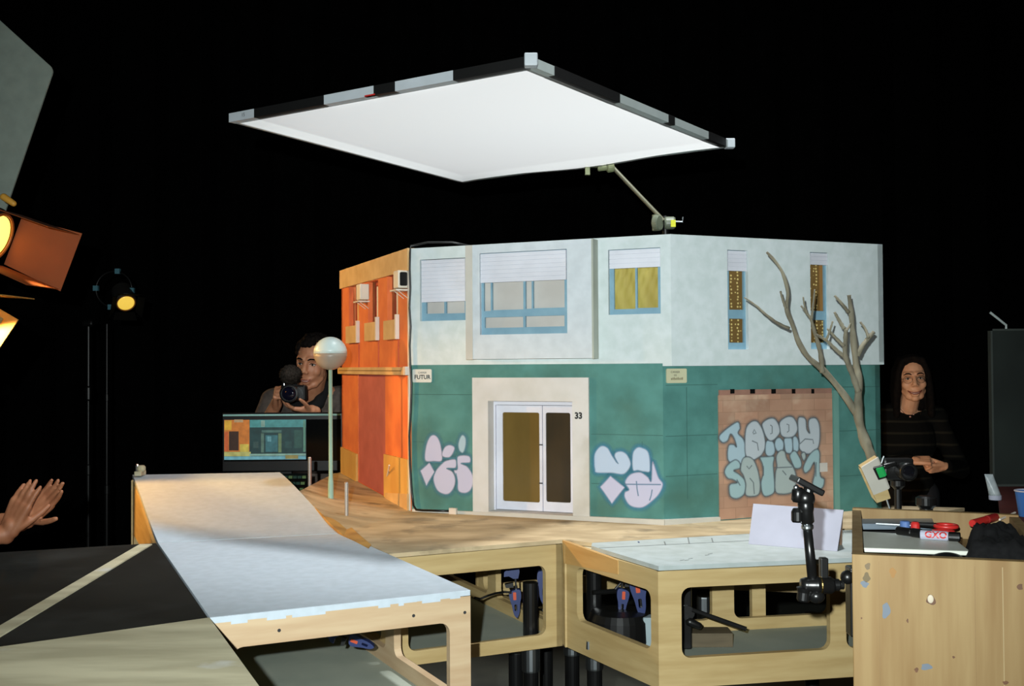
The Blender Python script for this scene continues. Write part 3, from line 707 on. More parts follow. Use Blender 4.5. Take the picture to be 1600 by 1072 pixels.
# right module under the pale grey board
f2 = Frame((*A_, 0), (*B_, 0)); f3 = Frame((*B_, 0), (*C_, 0))
h2 = [(f2.on(900, 930)[0], f2.on(960, 993)[1], f2.on(1017, 960)[0], f2.on(960, 905)[1])]
h3 = [(f3.on(1065, 970)[0], f3.on(1180, 1022)[1], f3.on(1297, 960)[0], f3.on(1180, 913)[1]), (f3.on(1322, 960)[0], f3.on(1180, 1022)[1], f3.len - .04, f3.on(1180, 913)[1])]
q3, q4 = at_d(894, 1050, 3.13), at_d(929, 1050, 2.98); q5 = at_d(1390, 1050, 2.95); q6 = at_d(1300, 1060, 3.2)
D_ = tuple(V(A2) + dC * 1.12)
f4 = Frame((*D_, 0), (*A2, 0)); fa = Frame((*A2, 0), (*D_, 0))
def bu(px): return f4.len - fa.on(px, 930)[0]
h4 = [(bu(1291), ZBOT + .052, bu(1143), ZTOP - .062), (bu(1109), ZBOT + .052, bu(905), ZTOP - .03), (.05, ZBOT + .052, bu(1320), ZTOP - .062)]
rt = module('plywood table box under the pale grey board, its corner pointing at the camera', [A2, B_, C_, D_], [h2, h3, None, h4],
       [(q3.x, q3.y), (q4.x, q4.y, ZBOT, .20), (q5.x, q5.y), (1.30, 3.14)])
nC = V((-dC.y, dC.x)); R2a, R2b = tuple(V(A2) + nC * .004 + dC * .004), tuple(V(D_) + nC * .004)
R2 = [R2a, R2b, tuple(V(R2b) + nC * .42), (.45, 3.72), G_]
wide = lambda L: [(.04, ZBOT + .03, L / 2 - .02, ZTOP - .03), (L / 2 + .02, ZBOT + .03, L - .04, ZTOP - .03)]
module('plywood table box hidden behind the right-hand one, carrying the right half of the teal building', R2, [wide((V(R2b) - V(R2a)).length)] + [None] * 4,
       [(R2b[0] - .12, R2b[1] + .3), (.62, 3.55), (.1, 3.4), (.9, 3.3)], shelf=False)
# corner cap of varnished plywood on the right module
fq = [f2.on(884, 870)[0], f2.on(1000, 870)[0]]
MB().hexa([f2.pt(.012, ZTOP - .05, .0015), f2.pt(f2.len * .62, ZTOP - .035, .0015), f2.pt(f2.len * .62, ZTOP - .035, -.01), f2.pt(.012, ZTOP - .05, -.01),
           f2.pt(.004, ZTOP + .010, .0015), f2.pt(f2.len * .62, ZTOP - .001, .0015), f2.pt(f2.len * .62, ZTOP - .001, -.01), f2.pt(.004, ZTOP + .010, -.01)]).build('varnished_rail', M['ply_orange'], rt)
# boards and pavement lying on the modules
ZH = 1.183
HFL, HFR = at_z(207, 742, ZH), at_z(437, 738, ZH)
hb = MB(); K = 10                            # the board that climbs, slightly hollow in profile
l0, r0_, l1, r1 = V((*LBL, TZ)), V((*LBR, TZ)), HFL, HFR
rows = []
for i in range(K + 1):
    t = i / K; s_ = t * t * (3 - 2 * t) * .35 + t * .65
    a, b = l0.lerp(l1, t), r0_.lerp(r1, t); a.z = b.z = TZ + (ZH - TZ) * s_; rows.append((a, b))
va_ = [[hb.bm.verts.new(p) for p in r] for r in rows]; vb_ = [[hb.bm.verts.new(p - V((0, 0, .012))) for p in r] for r in rows]
for i in range(K):
    hb.bm.faces.new((va_[i][0], va_[i][1], va_[i + 1][1], va_[i + 1][0])); hb.bm.faces.new((vb_[i][0], vb_[i + 1][0], vb_[i + 1][1], vb_[i][1]))
    hb.bm.faces.new((va_[i][0], va_[i + 1][0], vb_[i + 1][0], vb_[i][0])); hb.bm.faces.new((va_[i][1], vb_[i][1], vb_[i + 1][1], va_[i + 1][1]))
for i in (0, K): hb.bm.faces.new((va_[i][0], vb_[i][0], vb_[i][1], va_[i][1]))
ORGB = {}
tag(hb.build('white_board', M['white_board']), 'pale board climbing towards the monitor, crossed by a streak of warm light', 'board', 'pale boards on the set tables')
nbm = MB().slab([(*LFL, TZ), (*LFR, TZ), (LBR[0] + .002, LBR[1] - .006, TZ), (LBL[0] + .002, LBL[1] - .006, TZ)], .0115)
tag(nbm.build('white_board', M['white_board'], bevel=.001), 'pale blue board nearest the camera, with a chipped white front edge', 'board', 'pale boards on the set tables')
# module under the climbing board
HB = [LBL, LBR, (HFR.x, HFR.y), (HFL.x, HFL.y)]
cxh, cyh = sum(p[0] for p in HB) / 4, sum(p[1] for p in HB) / 4
t = thing('set_table', 'plywood table box with sloping sides under the climbing board by the monitor', 'table', (cxh, cyh, 0), 'plywood set tables')
for i in (1, 2, 3):
    a, b = V((*HB[i], 0)), V((*HB[(i + 1) % 4], 0)); L = (b - a).length
    za = (ZTOP, ZTOP, ZH - .013, ZH - .013)[i]; zb_ = (ZTOP, ZH - .013, ZH - .013, ZTOP)[i]
    frame_panel(a, b, auto_holes(L, None, ZTOP - .02), z_at_a=za - (.035 if i == 1 else 0.004), z_at_b=zb_ - .004 if i != 3 else zb_ - .035).build('side_frame', M['ply'], t)
MB().slab([(cxh + (p[0] - cxh) * .95, cyh + (p[1] - cyh) * .95, ZBOT + .02) for p in HB], .012).build('shelf', M['shelf_grey'], t)
for p in HB: leg(t, cxh + (p[0] - cxh) * .86, cyh + (p[1] - cyh) * .86)
# little clamp on the far corner of the climbing board
t = thing('clamp', 'small grey clamp gripping the far left corner of the climbing board', 'clamp', HFL + V((.03, -.02, .0005)))
o_ = HFL + V((.035, -.02, .0))
MB().box((o_.x - .012, o_.y - .03, o_.z + .0005), (o_.x + .012, o_.y + .02, o_.z + .016)).build('jaw', M['ply_grey'], t, bevel=.002)
MB().lathe((o_.x + .006, o_.y - .012, o_.z + .015), [(.012, 0), (.015, .006), (.015, .014), (.010, .02)], n=10).build('knob', M['ply_grey'], t)
MB().lathe((o_.x - .012, o_.y, o_.z + .012), [(.007, 0), (.008, .02), (.004, .026)], n=10).build('screw', M['steel'], t)
# black table and plywood top on the left
BK1, BK2 = at_z(-160, 872, TZ), at_z(-160, 1035, TZ)
PB = at_z(-140, 1031, TZ)
kp = [(LBL[0] - .006, LBL[1]), (LFL[0] - .006, LFL[1] + .004), (PB.x, PB.y + .006), (BK1.x, BK1.y)]
kp = [kp[1], kp[0], kp[3], kp[2]]
cx_, cy_ = sum(p[0] for p in kp) / 4, sum(p[1] for p in kp) / 4
t = thing('black_table', 'low black-topped table to the left of the pale boards', 'table', (cx_, cy_, 0))
MB().slab([(p[0], p[1], TZ - .001) for p in kp], .03).build('tabletop', mat('black_tabletop', rgb(34, 35, 32), .9, rgb(26, 27, 25), 4, spec=.1, dirt=rgb(48, 50, 48), dirt_scale=3), t)
for p in kp: leg(t, cx_ + (p[0] - cx_) * .85, cy_ + (p[1] - cy_) * .85, TZ - .031)
sa, sb = at_z(-30, 1003, TZ + .002), at_z(228, 850, TZ + .002)
dv = (sb - sa).normalized(); nv = V((-dv.y, dv.x, 0)) * .016
wsn = MB().slab([sa - nv, sb - nv, sb + nv, sa + nv], .003)
tag(wsn.build('wooden_strip', M['ply_grey']), 'flat wooden strip lying across the black tabletop', 'strip')
np_ = [at_z(405, 1072, TZ), LFL]
dN = (V(LFL) - V(xy(405, 1072))).normalized()
n0 = V(LFL) - dN * .85
pp = [(LFL[0], LFL[1] - .004), (PB.x, PB.y), (PB.x + (n0.x - LFL[0]), PB.y + (n0.y - LFL[1])), (n0.x, n0.y)]
cx_, cy_ = sum(p[0] for p in pp) / 4, sum(p[1] for p in pp) / 4
t = thing('plywood_table', 'worn grey-brown plywood table in the near left corner', 'table', (cx_, cy_, 0))
MB().slab([(p[0], p[1], TZ + .001) for p in pp], .018).build('tabletop', M['ply_grey'], t)
for p in pp: leg(t, cx_ + (p[0] - cx_) * .8, cy_ + (p[1] - cy_) * .8, TZ - .018)
# painted pavement board: flat in front, its left tongue climbing along the orange building
p_e = at_z(1330, 826, TZ); cur = [at_z(1165, 834, TZ), at_z(925, 848, TZ)]
far = at_z(467, 766, 1.15)
kL = V((LBR[0] + rL[0] * 2, LBR[1] + rL[1] * 2, TZ))
q1_, q2_ = V((P1[0] - .002, P1[1] - .002, TZ)), V((P0[0] - .03, P0[1] - .02, oz(0)))
pav = [tuple(kL), (MFL[0], MFL[1] + .0005, TZ), (A_[0], A_[1], TZ), (cur[1].x, cur[1].y, TZ), (cur[0].x, cur[0].y, TZ), (p_e.x, p_e.y, TZ),
       (1.46, 3.52, TZ), (P3[0] + .02, P3[1] + .1, TZ), (P2[0], P2[1] + .12, TZ), (P1[0] + .03, P1[1] + .1, TZ), tuple(q1_)]
pm_ = MB(); pm_.slab(pav, .0105)
G = 10; fz = V((far.x, far.y, far.z - .004))
gt = []
for i in range(G + 1):
    s_ = i / G; a_, b_ = kL.lerp(fz, s_), q1_.lerp(q2_, s_); rw = []
    for j in range(G + 1):
        p = a_.lerp(b_, j / G); rw.append((pm_.bm.verts.new(p), pm_.bm.verts.new(p - V((0, 0, .0105)))))
    gt.append(rw)
for i in range(G):
    for j in range(G):
        for k in (0, 1): pm_.bm.faces.new((gt[i][j][k], gt[i + 1][j][k], gt[i + 1][j + 1][k], gt[i][j + 1][k]))
    for j in (0, G): pm_.bm.faces.new((gt[i][j][0], gt[i + 1][j][0], gt[i + 1][j][1], gt[i][j][1]))
for i in (0, G):
    for j in range(G): pm_.bm.faces.new((gt[i][j][0], gt[i][j + 1][0], gt[i][j + 1][1], gt[i][j][1]))
pm_.slab([q1_, V((P1[0] + .03, P1[1] + .1, TZ)), V((P0[0] + .02, P0[1] + .1, oz(0))), q2_], .0105)
tag(pm_.build('pavement_board', M['pavement']), 'brown painted pavement board on which the miniature buildings stand', 'board')
# its yellow kerb beside the climbing board
kb = MB(); rows = []
kpx = [(576, 856, 580, 851, 0), (554, 844.5, 560, 834, 0), (537, 837, 545, 820, 0), (513, 815, 524, 802, .26), (497, 799, 508, 786, .45), (479, 781, 490, 772, .7), (466, 769, 474, 764, .9)]
for x0, y0, x1, y1, s_ in kpx:
    z_ = TZ + (fz.z - TZ) * s_ + .0022
    a_, b_ = at_z(x0, y0, z_), at_z(x1, y1, z_)
    rows.append([kb.bm.verts.new(p) for p in (a_, b_, b_ - V((0, 0, .002)), a_ - V((0, 0, .014)))])
for r1_, r2_ in zip(rows, rows[1:]):
    for k in range(4): kb.bm.faces.new((r1_[k], r1_[(k + 1) % 4], r2_[(k + 1) % 4], r2_[k]))
kb.bm.faces.new(rows[0]); kb.bm.faces.new(list(reversed(rows[-1])))
tag(kb.build('kerb', M['curb']), 'yellow-brown kerb strip between the climbing board and the pavement', 'kerb')
# pale grey board on the right module, with a drawn kerb line
gb = [V((*xy(924, 853), TZ)), V((B_[0] + .002, B_[1] + .002, TZ)), V((C_[0], C_[1] + .002, TZ)), V((1.58, 3.3, TZ)), V((p_e.x + .06, p_e.y - .012, TZ)), V((cur[0].x + .001, cur[0].y - .004, TZ)), V((cur[1].x, cur[1].y - .004, TZ))]
t = thing('grey_board', 'pale grey board with a pencilled kerb line, under the white folded card', 'board', (B_[0], B_[1] + .2, TZ))
MB().slab(gb, .0105).build('panel', M['grey_board'], t)
mb = MB()
def gline(p, q, w_=.0022):
    a, b = at_z(*p, TZ), at_z(*q, TZ); d_ = (b - a).normalized(); n_ = V((-d_.y, d_.x, 0)) * w_
    mb.slab([a - n_ + V((0, 0, .0006)), b - n_ + V((0, 0, .0006)), b + n_ + V((0, 0, .0006)), a + n_ + V((0, 0, .0006))], .0008)
gline((936, 856.5), (1180, 844.5)); gline((1180, 844.5), (1262, 838))
for x0, y0, x1, y1 in ((1038, 846.5, 1040, 852), (1075, 840, 1077, 850), (1112, 841, 1114, 848)): gline((x0, y0), (x1, y1), .0016)
for x, y in ((1070, 876), (1076, 873.5), (1102, 868), (1107, 866), (1063, 876)): gline((x, y), (x + 6, y - 1), .0012)
mb.build('pencil_marks', M['pencil'], t)
# chipped white paint along the near board's front edge
fb = Frame((*LFL, 0), (*LFR, 0)); mb = MB(); uu = 0.0
while uu < fb.len - .03:
    w_ = random.uniform(.008, .04); hgt = random.choice((.0003, .0003, .001, .003, .0055))
    mb.fbox(fb, uu, TZ - .0115 - hgt, min(uu + w_, fb.len - .01), TZ - .0005, .0008, -.002); uu += w_
ch = mb.build('chipped_paint', M['white_board'], bpy.data.objects['white_board.001']); 
# screws in the front rails
for k, (x, y) in enumerate(((436, 985), (646, 962), (726, 957))):
    u_, z_ = fb.on(x, y); MB().lathe(fb.pt(u_, z_, .001), [(.0035, 0), (.003, .001)], axis=fb.N, n=10).build('screw', M['ink'], bpy.data.objects['set_table'])

# ------------------------------------------------------------------ street furniture
def on_pav(px, py, z): return at_z(px, py, z)
lp = on_pav(517, 790, TZ + .012)
zg = 1.55 - (553 - 573.3) / F * lp.y
t = thing('street_lamp', 'miniature street lamp with a two-tone white globe in front of the orange building', 'street lamp', (lp.x, lp.y, TZ + .002))
rg = 26 / F * lp.y
gl_ = MB(); gl_.bm.free(); gl_ = MB(); pr = [(rg * math.sin(math.pi * i / 16), -rg * math.cos(math.pi * i / 16)) for i in range(9)]
gl_.lathe((lp.x, lp.y, zg), pr, n=40); 
globe = gl_.build('globe', mat('milky_globe', rgb(150, 137, 122), .4), t, smooth=True)
gu_ = MB(); gu_.lathe((lp.x, lp.y, zg), [(rg * 1.004 * math.sin(math.pi * i / 16), -rg * 1.004 * math.cos(math.pi * i / 16)) for i in range(8, 17)], n=40)
gu_.build('globe_cap', mat('pale_blue_globe_cap', rgb(198, 216, 214), .35), globe, smooth=True)
pg = mat('pale_green_post', rgb(150, 186, 170), .5)
MB().lathe((lp.x, lp.y, 0), [(.0115, TZ + .0), (.0115, TZ + .004), (.0095, TZ + .02), (.0092, TZ + .085), (.0068, TZ + .11), (.0064, zg - rg * .98), (.009, zg - rg * .97)], n=18).build('post', pg, t, smooth=True)
def bollard(px, pyb, pyt, z, label):
    p = at_z(px, pyb, z); top = EYE - (pyt - 572) / F * p.y
    t = thing('bollard', label, 'bollard', (p.x, p.y, z), 'bollards on the pavement')
    MB().lathe((p.x, p.y, z - .004), [(.0062, 0), (.0062, top - z), (.004, top - z + .003)], n=14).build('tube', M['steel2'], t, smooth=False)
    MB().lathe((p.x, p.y, z - .003), [(.009, 0), (.009, .004), (.0065, .006)], n=14).build('base_ring', M['steel2'], t)
M['steel2'] = mat('dull_aluminium', rgb(186, 178, 170), .38, metal=.6)
bollard(484, 765, 712.5, 1.118, 'thin metal bollard at the far end of the pavement, nearest the monitor')
bollard(541.5, 811, 752, TZ + .004, 'thin metal bollard on the pavement to the right of the street lamp')
bp = at_z(600, 774, TZ + .006)
t = thing('broken_stick', 'broken white stick leaning at the foot of the orange building', 'stick', bp)
q_ = FO.on(610, 727, .02); e1 = FO.pt(q_[0], q_[1], .024)
MB().tube([bp + V((0, 0, .004)), e1], [.0042, .0026], 8).build('upright_piece', M['niche_white'], t)
e2 = at_z(616, 779, TZ + .005)
MB().tube([bp + V((0, 0, .002)), e2], [.0035, .002], 8).build('lying_piece', M['niche_white'], t)
MB().ball(bp + V((.002, 0, .008)), (.009, .005, .009)).build('broken_foot', M['niche_white'], t)

# ------------------------------------------------------------------ diffusion frame overhead
HZ = EYE + .77
FA, FB, FC, FD = at_z(358, 190, HZ), at_z(829, 102, HZ), at_z(1140, 230, HZ), at_z(720, 285, HZ)
t = thing('diffusion_frame', 'square white diffusion frame with black and white taped edges, hung above the set', 'diffusion frame', (FA + FC) / 2)
sm = bpy.data.materials.new('diffusion_cloth'); sm.use_nodes = True; ns = sm.node_tree
tr = ns.nodes.new('ShaderNodeBsdfTranslucent'); tr.inputs[0].default_value = (.80, .81, .80, 1)
df = ns.nodes.new('ShaderNodeBsdfDiffuse'); df.inputs[0].default_value = (.80, .82, .81, 1)
ms = ns.nodes.new('ShaderNodeMixShader'); ms.inputs[0].default_value = .3
tp = ns.nodes.new('ShaderNodeBsdfTransparent'); m2_ = ns.nodes.new('ShaderNodeMixShader'); m2_.inputs[0].default_value = .28
ns.links.new(tr.outputs[0], ms.inputs[1]); ns.links.new(df.outputs[0], ms.inputs[2]); ns.links.new(ms.outputs[0], m2_.inputs[1]); ns.links.new(tp.outputs[0], m2_.inputs[2]); ns.links.new(m2_.outputs[0], ns.nodes['Material Output'].inputs[0])
G = 24; mb = MB()
def fpt(a, b): return FA.lerp(FB, a).lerp(FD.lerp(FC, a), b)
gv = []
for i in range(G + 1):
    rw = []
    for j in range(G + 1):
        a, b = i / G, j / G; a_, b_ = .012 + .976 * a, .012 + .988 * b
        p = fpt(a_, b_); p.z += -.004 + (-.006 * math.sin(math.pi * a) * math.sin(math.pi * b) + .006 * math.sin(a * 9) * b ** 6)
        rw.append(mb.bm.verts.new(p))
    gv.append(rw)
for i in range(G):
    for j in range(G): mb.bm.faces.new((gv[i][j], gv[i + 1][j], gv[i + 1][j + 1], gv[i][j + 1]))
mb.build('cloth', sm, t, smooth=True)
def rail(a, b, segs, name='rail'):
    d_ = (b - a).normalized(); n_ = V((-d_.y, d_.x, 0))
    c_ = (FA + FC) / 2
    if n_.dot(c_ - a) < 0: n_ = -n_
    hw, hh = .024, .024
    def bar(s0, s1, grow):
        p, q = a.lerp(b, s0), a.lerp(b, s1); g = grow
        return MB().hexa([p - n_ * g + V((0, 0, -.001 - g)), q - n_ * g + V((0, 0, -.001 - g)), q + n_ * (hw + g) + V((0, 0, -.001 - g)), p + n_ * (hw + g) + V((0, 0, -.001 - g)),
                          p - n_ * g + V((0, 0, hh + g)), q - n_ * g + V((0, 0, hh + g)), q + n_ * (hw + g) + V((0, 0, hh + g)), p + n_ * (hw + g) + V((0, 0, hh + g))])
    ra = bar(0, 1, 0).build(name, M['alu'], t)
    for s0, s1, m_ in segs: bar(s0, s1, .0012).build('tape', M[m_], ra)
    return ra
rAB = rail(FA, FB, [(0.0, .10, 'tape_white'), (.10, .36, 'tape_black'), (.36, .53, 'tape_white'), (.53, .60, 'tape_black'), (.60, .78, 'tape_white'), (.78, .985, 'tape_black')])
rBC = rail(FB, FC, [(.09, .37, 'tape_black'), (.62, .655, 'tape_black'), (.86, .975, 'tape_black')])
rail(FC, FD, []); rail(FD, FA, [])
for p in (FB, FC):
    MB().box((p.x - .016, p.y - .012, p.z - .003), (p.x + .018, p.y + .022, p.z + .030)).build('corner_piece', M['tape_white'], t, bevel=.003)
fA = Frame((FA.x, FA.y, 0), (FB.x, FB.y, 0))
text_mesh('15', .016, 'corner_mark', M['ink'], rAB, lambda a, b, o: fA.pt(.065 + a, HZ + .012 + b, .0014 + o))
q = FA.lerp(FB, .525); MB().fbox(fA, fA.len * .50, HZ - .0022, fA.len * .535, HZ + .002, .0016, -.01).build('red_mark', M['red'], rAB)
# stand and arm carrying it
hp = FC.lerp(FD, .42) + V((0, .01, .0))
cl = at_d(1040, 350, 4.12)
t = thing('light_stand', 'dark grip stand behind the teal building, its arm reaching up to the diffusion frame', 'stand', (cl.x, cl.y, 0))
MB().lathe((cl.x, cl.y, 0), [(.0175, .10), (.0175, 1.0), (.014, 1.01), (.014, cl.z + .03)], n=16).build('column', M['black_metal'], t)
for k in range(3):
    a = R(90 + 120 * k); d_ = V((math.cos(a), math.sin(a), 0))
    MB().tube([V((cl.x, cl.y, .14)) + d_ * .01, V((cl.x, cl.y, .12)) + d_ * .12, V((cl.x, cl.y, .012)) + d_ * .36, V((cl.x, cl.y, .012)) + d_ * .42], .0115, 10).build('leg', M['black_metal'], t)
gm = mat('dark_green_grey_metal', rgb(110, 118, 100), .4)
hd_ = MB(); hd_.lathe((cl.x - .035, cl.y - .03, cl.z + .0), [(.026, -.012), (.03, -.008), (.03, .008), (.026, .012)], axis=(.8, -.6, 0), n=20)
hd_.lathe((cl.x + .012, cl.y - .028, cl.z), [(.020, -.02), (.024, -.014), (.024, .014), (.02, .02)], axis=(1, -.1, 0), n=20)
hd_.lathe((cl.x - .04, cl.y - .02, cl.z - .028), [(.014, 0), (.014, .06)], n=14)
gh = hd_.build('grip_head', gm, t, smooth=False)
MB().box((cl.x + .012, cl.y - .056, cl.z - .018), (cl.x + .03, cl.y - .052, cl.z + .008)).build('yellow_tape', mat('yellow_tape', rgb(214, 216, 40), .5), gh)
MB().tube([(cl.x + .03, cl.y - .03, cl.z + .005), (cl.x + .06, cl.y - .03, cl.z + .004), (cl.x + .062, cl.y - .03, cl.z + .022)], .0035, 8).build('handle', M['steel'], gh)
arm_top = at_d(958, 262, hp.y + .02)
MB().tube([V((cl.x - .01, cl.y - .02, cl.z + .01)), arm_top], .0078, 10).build('arm', mat('olive_grey_tube', rgb(104, 104, 84), .45, metal=.3), t)
t2 = MB(); c_ = arm_top
t2.lathe((c_.x - .012, c_.y, c_.z + .004), [(.018, -.014), (.022, -.01), (.022, .01), (.018, .014)], axis=(1, .1, .2), n=16)
t2.lathe((c_.x - .06, c_.y, c_.z + .0), [(.012, 0), (.014, .004), (.014, .04)], axis=(1, 0, .1), n=14)
t2.box((c_.x - .108, c_.y - .01, c_.z - .028), (c_.x - .09, c_.y + .01, c_.z + .016)).box((c_.x - .108, c_.y - .012, c_.z + .002), (c_.x - .05, c_.y + .012, c_.z + .016))
t2.build('frame_clamp', mat('pale_green_metal', rgb(150, 158, 118), .45), t)
# ------------------------------------------------------------------ pine cabinet in the near right corner and what lies in its tray
ZB = 1.24
F1, F2, K1, K2 = at_z(1331, 866, ZB), at_z(1665, 881, ZB), at_z(1331.5, 794, ZB), at_z(1592, 805, ZB)
cc = (F1 + F2 + K1 + K2) / 4
t = thing('pine_cabinet', 'pine cabinet with paint-spotted front in the near right corner, its open top full of tools', 'cabinet', (cc.x, cc.y, 0))
def panel(a, b, z0, z1, th, name, m=None):
    fr = Frame(a, b); return MB().fbox(fr, 0, z0, fr.len, z1, 0, -th).build(name, m or M['pine'], t, bevel=.0015), fr
pf, ff = panel(F1, F2, 0, ZB, .02, 'front_panel')
kfr = Frame(K1, K2); ks = kfr.N * .02
panel(K1 - kfr.N * .0, K2, 0, ZB, .02, 'back_panel')
ll = Frame(K1, F1); MB().fbox(ll, .001, 0, ll.len - .022, ZB - .004, 0, -.018).build('side_panel', M['pine'], t)
rr = Frame(F2, K2); MB().fbox(rr, .022, 0, rr.len - .001, ZB - .004, 0, -.018).build('side_panel', M['pine'], t)
SZ = ZB - .052
MB().slab([V((p.x, p.y, SZ)) for p in (F1.lerp(cc, .06), F2.lerp(cc, .06), K2.lerp(cc, .03), K1.lerp(cc, .03))], .015).build('tray_bottom', M['pine'], t)
# knots and paint marks on the front
def spot_on(px, py, rx, rz, m, name, pts=None):
    u_, z_ = ff.on(px, py); mb = MB()
    o = [(u_ + rx * math.cos(a) * (1 + .25 * math.sin(3 * a + px)), z_ + rz * math.sin(a) * (1 + .2 * math.cos(2 * a + py))) for a in [2 * math.pi * i / 20 for i in range(20)]]
    mb.plate(o, [], ff.pt, .0006, -.001); mb.build(name, m, pf)
gp, kn, pk = mat('grey_blue_paint', rgb(106, 116, 128)), mat('dark_knot', rgb(104, 68, 40), .6, rgb(80, 52, 30), 60), mat('pale_knot', rgb(196, 184, 162))
for x, y, a, b in ((1384, 954, .006, .0135), (1447, 1042, .008, .0055), (1351, 913, .006, .005)): spot_on(x, y, a, b, gp, 'paint_spot')
for x, y, a, b in ((1594, 917, .004, .0055), (1432, 1047, .003, .0035), (1418, 970, .0015, .003), (1571, 1067, .004, .003), (1346, 966, .0012, .0015), (1490, 1027, .002, .0016)): spot_on(x, y, a, b, kn, 'knot')
spot_on(1356, 885, .004, .006, mat('brown_smear', rgb(112, 94, 64)), 'smear'); spot_on(1354, 902, .0055, .007, mat('olive_smear', rgb(104, 88, 54)), 'smear')
spot_on(1395, 895, .005, .007, mat('amber_knot', rgb(150, 108, 48)), 'knot'); spot_on(1454.5, 937, .0065, .009, kn, 'knot_ring')
u_, z_ = ff.on(1454, 936); MB().ball(ff.pt(u_, z_, .0004), (.0048, .0012, .0068), Matrix.Rotation(math.atan2(ff.U.y, ff.U.x), 3, 'Z')).build('pale_knot', pk, pf, smooth=True)
for x0, x1 in ((1374, 1374.4), (1567, 1568.5), (1524, 1524.5)):
    q = ff.rect(x0, 885, x1, 1072); MB().fbox(ff, q[0], .4, q[2], ZB - .01, .0003, -.001).build('board_seam', mat('pale_seam', rgb(168, 146, 104)) if x0 == 1567 else mat('dark_seam', rgb(126, 98, 58)), pf)
def lay(px4, z, th, name, label, cat, m, bevel=.001, group=None):
    o = MB().slab([at_z(x, y, z) for x, y in px4], th).build(name, m, None, bevel=bevel); return tag(o, label, cat, group)
# laptop, closed
lq = [(1349, 856), (1517, 861.5), (1487, 838.5), (1337, 829.5)]
zl = SZ + .033
lc = sum((at_z(x, y, zl) for x, y in lq), V()) / 4
t2 = thing('laptop', 'closed white laptop lying in the tray of the pine cabinet', 'laptop', (lc.x, lc.y, SZ))
MB().slab([at_z(x, y, zl) for x, y in lq], .008).build('lid', mat('laptop_white', rgb(216, 218, 206), .4), t2, bevel=.002)
MB().slab([at_z(x, y, zl - .0082).lerp(V((lc.x, lc.y, zl - .0082)), .015) for x, y in lq], .0098).build('base', M['black'], t2, bevel=.002)
lay([(1340, 864), (1458, 871), (1462, 858), (1345, 851)], SZ + .0145, .0135, 'notebook', 'grey-blue notebook under the white laptop', 'notebook', mat('slate_notebook', rgb(110, 124, 138), .6))
pz = SZ + .028
tc_ = [(1345, 818.5), (1460, 818.5), (1457, 810), (1345, 810.5)]
c_ = sum((at_z(x, y, pz + .01) for x, y in tc_), V()) / 4
t3 = thing('case', 'long black case with a silver-grey lid against the back of the pine tray', 'case', (c_.x, c_.y, SZ))
MB().slab([at_z(x, y, pz + .01) for x, y in tc_], .012).build('lid', mat('slate_metal', rgb(128, 142, 154), .35, metal=.4), t3, bevel=.002)
MB().slab([at_z(x, y, pz - .0022).lerp(V((c_.x, c_.y, pz - .0022)), .01) for x, y in tc_], .0245).build('body', M['black'], t3, bevel=.002)
# scissors with red finger rings
s0 = at_z(1470, 826, zl + .008)
t4 = thing('scissors', 'scissors with red and black finger rings lying behind the white laptop', 'scissors', s0)
def ring(c, rx, ry, rad, ux, uy, seg=20):
    return [c + ux * (rx * math.cos(2 * math.pi * i / seg)) + uy * (ry * math.sin(2 * math.pi * i / seg)) for i in range(seg + 1)]
ux_, uy_ = V((.93, -.36, 0)), V((.36, .93, .0))
pr = at_z(1478, 822, zl + .010)
MB().tube(ring(pr, .020, .019, 0, ux_, uy_), .0042, 8).build('finger_ring', M['red'], t4, smooth=True)
pr2 = at_z(1474, 831, zl + .010)
MB().tube(ring(pr2, .017, .010, 0, ux_, uy_), .0046, 8).build('finger_ring', M['red'], t4, smooth=True)
MB().tube([pr + ux_ * -.018, pr + ux_ * -.075 + V((0, 0, .001))], [.0055, .0035], 8).build('handle', M['black'], t4)
MB().slab([pr + ux_ * -.06 - uy_ * .006, pr + ux_ * -.06 + uy_ * .006, pr + ux_ * -.13 + uy_ * .001, pr + ux_ * -.13 - uy_ * .001], .0025).build('blade', M['steel'], t4)
def marker(a, b, r, parts, label, nm='marker_pen'):
    t = thing(nm, label, 'pen', a); d_ = (b - a)
    for nm2, s0_, s1_, rr_, m_ in parts: MB().lathe(a + d_ * s0_, [(rr_ * .9, 0), (rr_, d_.length * .02), (rr_, d_.length * (s1_ - s0_) * .95), (rr_ * .85, d_.length * (s1_ - s0_))], axis=d_, n=14).build(nm2, m_, t, smooth=False)
    return t
ma, mb_ = at_z(1438, 835.5, zl + .009), at_z(1488, 838.5, zl + .009)
mk = marker(ma, mb_, .009, [('barrel', 0, .88, .0088, M['foam_white']), ('cap', .88, 1.25, .0088, M['black'])], 'white marker pen with red lettering lying on the white laptop')
dm_ = (mb_ - ma).normalized(); sd = V((dm_.y, -dm_.x, 0)); 
if sd.y > 0: sd = -sd
ct = ma.lerp(mb_, .5)
def cyl_map(a, b, o):
    q = b / .0088 + .25; return ct + dm_ * a + (sd * math.cos(q) + V((0, 0, 1)) * math.sin(q)) * (.0089 + o)
text_mesh('GXO', .017, 'lettering', M['red'], mk, cyl_map, .0003, bold=.0006)
ma2, mb2 = at_z(1402, 829, zl + .009), at_z(1440, 834, zl + .009)
marker(ma2, mb2, .008, [('barrel', 0, .62, .008, M['black']), ('cap', .62, 1.0, .0088, M['black'])], 'black marker pen lying end to end with the white one')
pa = at_z(1411, 823, zl + .015); MB_ = MB()
tag(MB().lathe(at_z(1414, 826, zl + .002), [(.0095, 0), (.0095, .013), (.008, .015)], n=16).build('bottle_cap', mat('blue_and_white_cap', rgb(86, 116, 170), .4)), 'small blue cap behind the black marker pen', 'cap')
